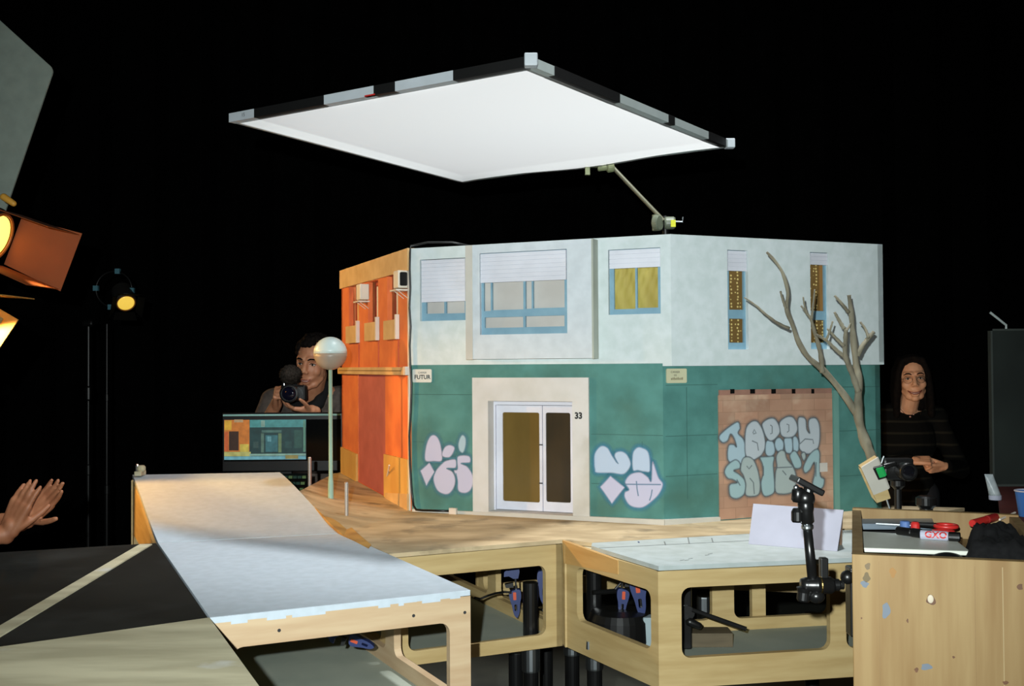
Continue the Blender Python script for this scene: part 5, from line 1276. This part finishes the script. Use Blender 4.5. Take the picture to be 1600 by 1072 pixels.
# ------------------------------------------------------------------ clutter inside the table boxes
def quick_clamp(label, px, py, y, s, flip=1, lean=0.0):
    c = at_d(px, py, y); t = thing('bar_clamp', label, 'clamp', c, 'blue bar clamps on the table boxes')
    ca, sa_ = math.cos(lean), math.sin(lean)
    def f(a, b, o): a *= flip * s; b *= s; return c + V((a * ca - b * sa_, o, a * sa_ + b * ca))
    MB().plate([(-.004, -.08), (.004, -.08), (.004, .16), (-.004, .16)], [], f, -.003, .003).build('bar', M['black_metal'], t)
    body = smooth_loop([(-.02, .045), (.016, .05), (.022, .02), (.016, -.01), (.012, -.05), (.0, -.075), (-.014, -.06), (-.022, -.02), (-.03, .01), (-.032, .032)], 4)
    b_ = MB().plate(body, [rrect(-.010, -.045, .002, -.015, .004)], f, -.011, .011).build('body', M['blue_clamp'], t)
    MB().plate(rrect(-.014, .005, .0, .04, .003), [], f, -.0125, .0125).build('button', M['orange_clip'], b_)
    MB().plate([(-.01, .10), (.012, .10), (.02, .13), (.016, .168), (-.012, .165), (-.05, .13), (-.052, .11), (-.03, .112)], [], f, -.009, .009).build('jaw', M['blue_clamp'], t)
    MB().plate([(-.01, .06), (-.045, .06), (-.05, .075), (-.012, .082)], [], f, -.009, .009).build('pad', M['black'], t)
    return t
quick_clamp('blue bar clamp with an orange button inside the table box under the pavement', 807, 938, A_[1] + .13, .62, 1, .04)
quick_clamp('blue bar clamp hanging by the right post inside the table box under the pavement', 848, 912, A_[1] + .06, .7, -1, 0)
quick_clamp('large blue bar clamp above the black case, right-hand table box', 1000, 927, 2.88, .8, 1, .1)
quick_clamp('smaller blue bar clamp left of the large one, right-hand table box', 971, 937, 2.90, .6, -1, -.05)
quick_clamp('dark blue bar clamp half hidden inside the near left table box', 562, 1001, LFR[1] + .30, .5, 1, 1.2)
sh = ZBOT + .0205
bp = at_d(970, 985, 2.88)
t = thing('black_case', 'black rounded equipment case on the shelf of the right-hand table box', 'case', (bp.x, bp.y, sh))
mb = MB(); rxx = .085
mb.lathe((bp.x, bp.y + .02, sh), [(rxx, 0), (rxx * 1.02, .01), (rxx * 1.0, .06), (rxx * .9, .078), (rxx * .5, .086)], n=32); mb.build('body', M['black'], t)
MB().lathe((bp.x - .09, bp.y - .06, sh), [(.006, 0), (.006, .02)], n=10).build('foot', M['steel'], t)
t_ = at_d(1012, 990, 2.86)
tag(MB().box((t_.x - .014, t_.y - .02, sh + .0), (t_.x + .02, t_.y + .02, sh + .075)).build('small_box', mat('pale_grey_box', rgb(150, 168, 172), .5), bevel=.002), 'small pale grey box beside the black case', 'box')
t_ = at_d(1112, 1000, 2.86)
tag(MB().box((t_.x - .06, t_.y - .03, sh), (t_.x + .05, t_.y + .04, sh + .036)).build('wood_offcut', mat('dark_offcut', rgb(96, 84, 62), .7, rgb(80, 70, 50), 8, .6, (1, 6, 6)), bevel=.001), 'brown wooden offcut on the shelf of the right-hand table box', 'offcut')
t_ = at_d(1080, 955, 2.82)
t = thing('black_clamp', 'black clamp with a long straight handle inside the right-hand table box', 'clamp', (t_.x, t_.y, sh))
MB().box((t_.x - .026, t_.y - .012, sh), (t_.x + .0, t_.y + .02, sh + .20)).build('column', M['black_metal'], t, bevel=.004)
MB().lathe((t_.x - .012, t_.y - .02, at_d(1080, 958, 2.8).z), [(.018, 0), (.018, .03)], axis=(0, 1, 0), n=16).build('boss', M['black'], t)
MB().tube([at_d(1082, 953, 2.80), at_d(1166, 983, 2.74)], .0058, 10).build('handle', M['black'], t)
MB().capsule(at_d(1078, 972, 2.79), at_d(1092, 978, 2.79), .011, .009).build('knob', M['black'], t, smooth=True)
a_, b_ = at_d(926, 926, 2.95), at_d(998, 921, 3.0)
t = thing('black_bar', 'black steel bar lying across the legs inside the right-hand table box', 'bar', (a_ + b_) / 2)
MB().tube([a_, b_], .0065, 10).build('bar', M['black_metal'], t)
MB().tube([a_.lerp(b_, .45), at_d(972, 908, 2.98)], .0035, 8).build('brace', M['black_metal'], t)
cbp = [at_d(x, y, A_[1] + .12 + .02 * math.sin(i)) for i, (x, y) in enumerate([(742, 934), (750, 936), (762, 931), (775, 927), (788, 925), (799, 926)])]
tag(MB().tube(cbp, .0032, 8).build('cable', M['black']), 'short black cable running to the blue clamp under the pavement', 'cable')
# ------------------------------------------------------------------ people
SK = mat('skin', rgb(206, 144, 108), .5, rgb(194, 128, 94), 30, .5)
SKW = mat('fair_skin', rgb(238, 180, 142), .5, rgb(228, 164, 126), 30, .5)
HAIR = mat('dark_hair', rgb(24, 18, 15), .85, rgb(12, 10, 9), 60, spec=.12)
def fuse(mb, name, m, parent, voxel=.004, it=4, fac=.5):
    """Union of overlapping closed volumes into one continuous smooth skin."""
    me = bpy.data.meshes.new('t'); bmesh.ops.recalc_face_normals(mb.bm, faces=mb.bm.faces[:]); mb.bm.to_mesh(me); mb.bm.free()
    o = link(bpy.data.objects.new('t', me))
    r = o.modifiers.new('r', 'REMESH'); r.mode = 'VOXEL'; r.voxel_size = voxel
    s = o.modifiers.new('s', 'SMOOTH'); s.iterations = it; s.factor = fac
    dg = bpy.context.evaluated_depsgraph_get(); dg.update()
    out = bpy.data.meshes.new_from_object(o.evaluated_get(dg)); out.name = name
    bpy.data.objects.remove(o); bpy.data.meshes.remove(me)
    org = ORG.get(parent.name, V())
    out.transform(Matrix.Translation(-org)); out.materials.clear(); out.materials.append(m)
    out.polygons.foreach_set('use_smooth', [True] * len(out.polygons))
    p = link(bpy.data.objects.new(name, out)); p.parent = parent; ORG[p.name] = org
    return p
def chain(mb, pts, rad):
    for a, b, ra, rb in zip(pts, pts[1:], rad, rad[1:]): mb.capsule(a, b, ra, rb)
def hand(mb, wr, f, n, side, curl, sp=.08, s=1.0, thumb=None):
    """wr wrist, f along the palm, n palm normal, side towards the thumb; curl = bend (deg) per finger, per joint."""
    f, n = V(f).normalized(), V(n); n = (n - f * n.dot(f)).normalized(); t = n.cross(f)
    if t.dot(V(side)) < 0: t = -t
    wr = V(wr)
    for k in range(4):                        # metacarpals make the palm
        o = (.028 - .0187 * k) * s
        mb.capsule(wr + t * o * .6, wr + f * .088 * s + t * o, .0165 * s, .0115 * s)
    mb.capsule(wr - f * .02 * s, wr + f * .02 * s, .024 * s, .024 * s)
    mb.capsule(wr + f * .02 * s + t * .02 * s + n * .006 * s, wr + f * .055 * s + t * .026 * s + n * .006 * s, .016 * s, .012 * s)
    for k, L in enumerate((.072, .080, .074, .058)):
        o = (.028 - .0187 * k) * s; p = wr + f * (.090 - .004 * abs(k - 1)) * s + t * o
        a = 0.0; rr = (.0088, .0082, .0076, .0066); d0 = (f + t * (sp * (1.5 - k))).normalized()
        for j, q in enumerate((.46, .30, .24)):
            a += R(curl[k][j]); d = d0 * math.cos(a) + n * math.sin(a); e = p + d * L * q * s
            mb.capsule(p, e, rr[j] * s, rr[j + 1] * s); p = e
    td = thumb or (.55, .75, .45)
    p = wr + f * .022 * s + t * .026 * s + n * .004 * s
    d1 = (f * td[0] + t * td[1] + n * td[2]).normalized(); d2 = (d1 + f * .35 + n * .12).normalized(); d3 = (d2 + f * .25).normalized()
    for d, L, ra, rb in ((d1, .042, .0135, .0105), (d2, .032, .0105, .0095), (d3, .027, .0095, .0078)):
        e = p + d * L * s; mb.capsule(p, e, ra * s, rb * s); p = e
def head(mb, mt, f=1.0):
    """Head volumes in a local frame (face towards -y, centre between the ears), placed by mt."""
    q = mt.to_3x3()
    def B(c, r): mb.ball(mt @ V(c), r if isinstance(r, tuple) else (r, r, r), q, 20, 14)
    def C(a, b, ra, rb): mb.capsule(mt @ V(a), mt @ V(b), ra, rb)
    B((0, .012, .034), (.0755, .094, .088)); B((0, -.026, -.030), (.0615 * f, .066, .086)); B((0, -.005, -.045), (.060 * f, .06, .055))
    B((0, -.066, -.100), (.024 * f, .02, .018)); C((-.028 * f, -.05, -.088), (.028 * f, -.05, -.088), .021, .021)
    for s in (-1, 1):
        B((s * .036, -.058, -.028), (.026, .024, .026)); C((s * .043, -.025, -.066), (s * .024, -.056, -.092), .019, .018)
        B((s * .079, .012, -.004), (.010, .021, .033)); C((s * .012, -.082, .030), (s * .044, -.066, .030), .0125, .011)
        B((s * .0115, -.100, -.030), (.0085, .010, .008)); C((s * .012, -.082, -.066), (s * .032, -.066, -.052), .012, .012)
    B((0, -.044, -.048), (.050, .044, .056))
    C((0, -.082, .022), (0, -.106, -.022), .0095, .0125); C((-.014, -.0865, -.064), (.014, -.0865, -.064), .009, .009)
    C((-.012, -.084, -.079), (.012, -.084, -.079), .009, .009)
def face_parts(mt, parent, brow=.0042, wide=1.0, glasses=False):
    def P(*c): return mt @ V(c)
    ew, lid = mat('eye_white', rgb(200, 190, 180), .25), mat('iris', rgb(40, 26, 18), .2)
    lip, tee, brm = mat('lips', rgb(158, 84, 72), .45), mat('teeth', rgb(226, 214, 196), .35), HAIR
    for s in (-1, 1):
        MB().ball(P(s * .031, -.0735, .0045), (.0125, .0085, .0052), mt.to_3x3(), 14, 10).build('eye', ew, parent, smooth=True)
        MB().ball(P(s * .031, -.0795, .0042), (.0052, .0035, .0048), mt.to_3x3(), 12, 8).build('iris', lid, parent, smooth=True)
        MB().tube([P(s * .017, -.0815, .0065), P(s * .025, -.083, .0108), P(s * .034, -.081, .0108), P(s * .045, -.0715, .0055)], [.0014, .0019, .0019, .0012], 6).build('upper_lid', HAIR, parent, smooth=True)
        MB().tube([P(s * .013, -.0925, .027), P(s * .025, -.0925, .0325), P(s * .038, -.085, .032), P(s * .049, -.073, .0255)], [brow * .7, brow, brow, brow * .5], 8).build('eyebrow', brm, parent, smooth=True)
    mo = [(-.031, -.0775, -.0595), (-.020, -.0885, -.0665), (-.008, -.0955, -.0695), (.008, -.0955, -.0695), (.020, -.0885, -.0665), (.031, -.0775, -.0595)]
    MB().tube([P(x * wide, y - .0005, z + .0035) for x, y, z in mo], [.001, .0026, .0032, .0032, .0026, .001], 8).build('upper_lip', lip, parent, smooth=True)
    MB().tube([P(x * wide, y + .0002, z - .0055 + abs(x) * .18) for x, y, z in mo], [.001, .003, .004, .004, .003, .001], 8).build('lower_lip', lip, parent, smooth=True)
    MB().tube([P(x * wide * .88, y - .0006, z - .0008) for x, y, z in mo], [.001, .0023, .0027, .0027, .0023, .001], 8).build('teeth', tee, parent, smooth=True)
    if glasses:
        gm_ = mat('glasses_wire', rgb(120, 104, 84), .3, metal=.8); mb = MB()
        for s in (-1, 1):
            mb.tube([P(s * .033 + .021 * math.cos(a), -.0965 + .009 * abs(math.cos(a)) * (1 if s * math.cos(a) > 0 else .1), .001 + .0185 * math.sin(a)) for a in [2 * math.pi * i / 24 for i in range(25)]], .0011, 6)
            mb.tube([P(s * .054, -.087, .005), P(s * .076, -.03, .007), P(s * .079, .01, .006)], .0011, 6)
        mb.tube([P(-.012, -.0965, .003), P(0, -.101, .0055), P(.012, -.0965, .003)], .0011, 6); mb.build('glasses', gm_, parent, smooth=True)
def torso(mb, pel, ch, sl, sr, nk, w=.155, d=.105, g=0.0):
    q = None
    def E(c, r): mb.ball(c, tuple(x + g for x in r), None, 20, 14)
    E(pel, (w * .98, d, .12)); E(V(pel).lerp(V(ch), .45), (w * .84, d * .9, .13)); E(ch, (w, d * 1.08, .15)); E(V(ch) + V((0, .01, .07)), (w * .92, d * .9, .09))
    chain(mb, [sl, V(nk) - V((0, 0, .01))], [.052 + g, .05 + g]); chain(mb, [sr, V(nk) - V((0, 0, .01))], [.052 + g, .05 + g])
def legs_(mb, pel, fx, fy, g=0.0, foot=True, w=.085):
    for s in (-1, 1):
        h = V(pel) + V((s * w, 0, -.04)); k = V((fx + s * .10, fy - .02, .49)); a = V((fx + s * .11, fy + .02, .085))
        chain(mb, [h, k, a], [.082 + g, .056 + g, .040 + g])
        if foot: chain(mb, [a - V((0, 0, .03)), a + V((0, -.12, -.048))], [.036, .030])
def shoes(parent, fx, fy, m):
    for s in (-1, 1):
        a = V((fx + s * .11, fy + .02, .055)); mb = MB()
        chain(mb, [a + V((0, .03, 0)), a + V((0, -.07, -.005)), a + V((0, -.15, -.012))], [.046, .045, .038])
        for v in mb.bm.verts: v.co.z = max(v.co.z, .002)
        mb.build('shoe', m, parent, smooth=True)
def hmat(c, yaw=0, tilt=0, roll=0):
    return Matrix.Translation(V(c)) @ Matrix.Rotation(R(yaw), 4, 'Z') @ Matrix.Rotation(R(roll), 4, 'Y') @ Matrix.Rotation(R(tilt), 4, 'X')
DENIM = mat('dark_trousers', rgb(34, 36, 42), .9); SHOE = mat('black_shoe', rgb(20, 20, 20), .5)

# --- the man behind the monitor, filming with a stills camera
fx, fy = -.985, 5.30
man = thing('person', 'smiling person in a grey-brown top holding a camera, standing behind the monitor', 'person', (fx, fy, 0))
hm = hmat((-.925, 5.06, 1.567), -14, 9, 5)
pel, ch = V((-.985, 5.30, .93)), V((-.985, 5.27, 1.24)); sL, sR = V((-.815, 5.27, 1.395)), V((-1.155, 5.25, 1.385)); nk = V((-.972, 5.19, 1.425))
cm = at_d(457, 613, 4.86)
wR = cm + V((-.085, .055, -.055)); eR = V((-1.235, 5.12, 1.14)); wL = cm + V((.075, .06, -.085)); eL_ = V((-.83, 5.12, 1.13))
mb = MB(); head(mb, hm); mb.capsule(hm @ V((0, .02, -.06)), nk + V((0, 0, -.03)), .055, .062)
torso(mb, pel, ch, sL, sR, nk); legs_(mb, pel, fx, fy)
chain(mb, [sR, eR, wR], [.050, .040, .027]); chain(mb, [sL, eL_, wL], [.050, .040, .027])
hand(mb, wR, (.12, -.62, .52), (1, .1, -.1), (0, .2, 1), [(62, 38, 20), (66, 40, 20), (68, 42, 22), (70, 44, 25)], .05, .95)
hand(mb, wL, (-.85, -.42, .12), (0, 0, 1), (0, -1, 0), [(18, 25, 18)] * 4, .06, .95)
fuse(mb, 'body', SK, man, .0042)
face_parts(hm, man, .004)
mb = MB(); torso(mb, pel, ch, sL, sR, nk - V((0, -.02, .03)), g=.012); chain(mb, [sR, sR.lerp(eR, .8)], [.062, .056]); chain(mb, [sL, eL_, eL_.lerp(wL, .25)], [.062, .055, .05])
fuse(mb, 'top', mat('grey_brown_cloth', rgb(104, 92, 84), .9, rgb(86, 76, 70), 40), man, .007, 5)
mb = MB(); legs_(mb, pel, fx, fy, .012, False); mb.ball(pel, (.165, .118, .12)); fuse(mb, 'trousers', DENIM, man, .012, 4)
shoes(man, fx, fy, SHOE)
mb = MB()                                     # dark camera strap and collar round the neck
chain(mb, [nk + V((-.075, .0, .03)), nk + V((-.065, -.075, -.03)), nk + V((0, -.115, -.085)), nk + V((.06, -.09, -.05)), nk + V((.085, -.01, .03)), nk + V((.05, .06, .05)), nk + V((-.04, .06, .05)), nk + V((-.075, 0, .03))], [.024, .026, .03, .028, .024, .024, .024, .024])
fuse(mb, 'scarf', mat('black_scarf', rgb(15, 15, 17), .95), man, .006, 4)
mb = MB(); q3_ = hm.to_3x3()
random.seed(3)
for i in range(260):
    a, b = random.uniform(0, 2 * math.pi), random.uniform(-.1, 1.0)
    x, y, z = .078 * math.cos(a) * math.sqrt(max(0, 1 - b * b * .9)), .012 + .097 * math.sin(a) * math.sqrt(max(0, 1 - b * b * .9)), .034 + .094 * b
    if y < -.045 and z < .088: continue
    if z < .03 and y < .0: continue
    mb.ball(hm @ V((x, y, z)), random.uniform(.009, .016), None, 10, 7)
fuse(mb, 'hair', HAIR, man, .004, 1)
# the camera he holds and its furry microphone
t = thing('camera', 'black camera with round lens held up by the smiling person behind the monitor', 'camera', cm)
MB().box((cm.x - .052, cm.y - .01, cm.z - .038), (cm.x + .06, cm.y + .04, cm.z + .032)).build('body', M['black'], t, bevel=.008)
MB().hexa([(cm.x - .022, cm.y - .008, cm.z + .030), (cm.x + .026, cm.y - .008, cm.z + .030), (cm.x + .026, cm.y + .03, cm.z + .030), (cm.x - .022, cm.y + .03, cm.z + .030),
           (cm.x - .014, cm.y + .0, cm.z + .05), (cm.x + .018, cm.y + .0, cm.z + .05), (cm.x + .018, cm.y + .026, cm.z + .05), (cm.x - .014, cm.y + .026, cm.z + .05)]).build('viewfinder', M['black'], t, bevel=.003)
MB().lathe((cm.x, cm.y - .009, cm.z - .004), [(.036, 0), (.037, .01), (.037, .06), (.040, .065), (.040, .078), (.034, .08), (.033, .072)], axis=(0, -1, 0), n=32).build('lens', M['black'], t)
MB().ball((cm.x, cm.y - .079, cm.z - .004), (.032, .008, .032), None, 24, 14).build('front_glass', mat('lens_coating', rgb(16, 16, 30), .03), t, smooth=True)
MB().box((cm.x - .016, cm.y - .012, cm.z + .044), (cm.x + .012, cm.y - .006, cm.z + .049)).build('name_plate', mat('silver_plate', rgb(220, 220, 220), .3), t)
MB().lathe((cm.x - .04, cm.y + .012, cm.z + .031), [(.009, 0), (.009, .008)], n=16).build('dial', M['steel'], t)
mc = at_d(454, 586, 4.86)
t = thing('microphone', 'furry dark grey microphone windshield on top of the held camera', 'microphone', mc)
mb = MB(); mb.ball(mc, (.046, .075, .042), None, 36, 26)
for v in mb.bm.verts: v.co += (v.co - mc).normalized() * random.uniform(-.004, .007)
mb.build('windshield', mat('dark_fur', rgb(62, 56, 50), 1.0, rgb(40, 36, 32), 120, spec=.05), t, smooth=True)
MB().lathe((mc.x, mc.y + .01, mc.z - .06), [(.006, 0), (.006, .03)], n=10).build('shoe_mount', M['black'], t)

# --- the woman at the right
fx, fy = 2.115, 5.86
wo = thing('person', 'smiling person with long dark hair, glasses and dark striped jumper, right of the building', 'person', (fx, fy, 0))
hm = hmat((2.115, 5.74, 1.468), -14, 4, -3)
pel, ch = V((fx, fy, .88)), V((fx, fy - .02, 1.13)); sL, sR = V((fx + .165, fy, 1.252)), V((fx - .165, fy, 1.252)); nk = V((fx, fy - .03, 1.305))
wR, eR, eL_ = V((2.035, 5.535, 1.052)), V((1.875, 5.74, .985)), V((2.36, 5.74, .985)); wL = V((2.20, 5.54, 1.02))
mb = MB(); head(mb, hm, .97); mb.capsule(hm @ V((0, .02, -.06)), nk + V((0, 0, -.02)), .047, .052)
torso(mb, pel, ch, sL, sR, nk, .14, .095); legs_(mb, pel, fx, fy)
chain(mb, [sR, eR, wR], [.043, .035, .024]); chain(mb, [sL, eL_, wL], [.043, .035, .024])
hand(mb, wR, (.95, -.25, .02), (0, .5, -.8), (0, -.6, 1), [(60, 70, 40)] * 4, .03, .9, (.7, .2, .6))
hand(mb, wL, (-.9, -.2, -.1), (0, .7, .6), (0, 0, 1), [(40, 50, 40)] * 4, .03, .85, (.8, .2, .5))
fuse(mb, 'body', SKW, wo, .0042)
face_parts(hm, wo, .0036, 1.15, True)
jm = mat('striped_jumper', rgb(22, 22, 21), .95, spec=.1); nj = jm.node_tree
wv = nj.nodes.new('ShaderNodeTexWave'); wv.wave_type = 'BANDS'; wv.bands_direction = 'Z'; wv.inputs['Scale'].default_value = 5.2; wv.inputs['Distortion'].default_value = .6; wv.inputs['Detail'].default_value = 2
tj = nj.nodes.new('ShaderNodeTexCoord'); rj = nj.nodes.new('ShaderNodeMapRange'); rj.inputs[1].default_value = .86; rj.inputs[2].default_value = .97
mj = nj.nodes.new('ShaderNodeMix'); mj.data_type = 'RGBA'; mj.inputs['A'].default_value = rgb(18, 18, 17); mj.inputs['B'].default_value = rgb(40, 38, 32)
nj.links.new(tj.outputs['Object'], wv.inputs['Vector']); nj.links.new(wv.outputs['Fac'], rj.inputs[0]); nj.links.new(rj.outputs[0], mj.inputs['Factor']); nj.links.new(mj.outputs['Result'], nj.nodes['Principled BSDF'].inputs['Base Color'])
mb = MB(); torso(mb, pel, ch, sL, sR, nk - V((0, -.02, .015)), .14, .095, g=.016); chain(mb, [sR, eR, eR.lerp(wR, .92)], [.056, .05, .04]); chain(mb, [sL, eL_, eL_.lerp(wL, .92)], [.056, .05, .04])
fuse(mb, 'jumper', jm, wo, .007, 5)
mb = MB(); legs_(mb, pel, fx, fy, .012, False); mb.ball(pel, (.15, .108, .12)); fuse(mb, 'trousers', DENIM, wo, .012, 4)
shoes(wo, fx, fy, SHOE)
mb = MB()                                     # long hair parted in the middle, falling behind the shoulders
def HP(x, y, z): return hm @ V((x, y, z))
for s in (-1, 1):
    for k in range(9):
        a = k / 8
        top = (s * .012, -.070 + .16 * a, .116 - .02 * abs(a - .45) * 2 - .008)
        if k == 0: top = (s * .01, -.058, .112)
        mid = (s * (.072 + .010 * a), -.045 + .135 * a, .035); low = (s * (.082 + .008 * a), -.018 + .10 * a, -.06); end = (s * .088, .02 + .07 * a, -.20)
        chain(mb, [HP(*top), HP(s * .05, top[1] + .005, .098), HP(*mid), HP(*low), HP(*end)], [.012, .016, .016, .019, .018])
mb.ball(HP(0, .012, .058), (.079, .082, .072), hm.to_3x3()); mb.ball(HP(0, .035, .04), (.082, .085, .082), hm.to_3x3()); mb.ball(HP(0, .075, -.09), (.085, .045, .13), hm.to_3x3())
fuse(mb, 'hair', HAIR, wo, .005, 3)
c_ = at_d(1424, 650, 5.735)
mb = MB(); mb.ball(c_ + V((-.006, .0, -.004)), .005).ball(c_ + V((.012, 0, .008)), .004); mb.build('necklace', mat('rose_beads', rgb(214, 160, 150), .3), wo, smooth=True)
MB().tube([nk + V((.062, -.03, .02)), nk + V((.04, -.095, -.03)), c_ + V((.004, .004, .004)), nk + V((-.04, -.095, -.03)), nk + V((-.062, -.03, .02))], .0013, 6).build('necklace_cord', M['black'], wo)

# --- the person clapping at the left edge, only the hands in the picture
fx, fy = -2.02, 3.02
cp_ = thing('person', 'clapping person at the left edge, only forearm and hands in the picture', 'person', (fx, fy, 0))
hm = hmat((-1.99, 2.98, 1.60), 62, 6, 0)
pel, ch = V((fx, fy, .95)), V((fx, fy, 1.24)); sL, sR = V((fx + .05, fy + .17, 1.385)), V((fx + .05, fy - .15, 1.385)); nk = V((fx, fy, 1.44))
yh = 3.05
wR = at_d(14, 829, yh - .02); wL = at_d(40, 812, yh + .045); eR = V((-1.80, 2.93, 1.035)); eL_ = V((-1.78, 3.24, 1.05))
mb = MB(); head(mb, hm); mb.capsule(hm @ V((0, .02, -.06)), nk + V((0, 0, -.02)), .055, .06)
def torso_y(mb, g=0.0):
    for c, r in ((pel, (.11, .15, .12)), (pel.lerp(ch, .45), (.1, .13, .13)), (ch, (.115, .155, .15)), (ch + V((0, 0, .07)), (.1, .145, .09))): mb.ball(c, tuple(x + g for x in r), None, 20, 14)
    for s_ in (sL, sR): chain(mb, [s_, nk - V((0, 0, .01))], [.052 + g, .05 + g])
torso_y(mb); legs_(mb, pel, fx, fy)
chain(mb, [sR, eR, wR + V((-.01, 0, -.01))], [.05, .042, .026]); chain(mb, [sL, eL_, wL], [.05, .042, .026])
hand(mb, wR, (.40, -.0, .90), (.25, .95, -.1), (.9, .25, -.3), [(4, 6, 4), (2, 6, 4), (5, 6, 4), (12, 10, 6)], .035, .92, (.75, .35, .5))
hand(mb, wL, (.66, .03, .62), (-.35, -.9, .2), (.6, -.2, -.8), [(14, 12, 8), (10, 10, 6), (8, 8, 6), (6, 8, 6)], .05, .92, (.62, .85, .25))
fuse(mb, 'body', mat('dimmed_skin', rgb(164, 108, 76), .55, rgb(150, 94, 64), 30, .5), cp_, .0042)  # skin darkened in colour for the flash fading towards the left edge
face_parts(hm, cp_)
mb = MB(); torso_y(mb, .014); chain(mb, [sR, eR, eR.lerp(wR, .22)], [.062, .056, .05]); chain(mb, [sL, eL_, eL_.lerp(wL, .22)], [.062, .056, .05])
fuse(mb, 'top', mat('black_top', rgb(17, 17, 18), .95, spec=.1), cp_, .008, 4)
mb = MB(); legs_(mb, pel, fx, fy, .012, False); mb.ball(pel, (.125, .165, .12)); fuse(mb, 'trousers', DENIM, cp_, .012, 4)
shoes(cp_, fx, fy, SHOE)
mb = MB(); mb.ball(hm @ V((0, .022, .042)), (.083, .096, .088), hm.to_3x3()); fuse(mb, 'hair', HAIR, cp_, .006, 1)
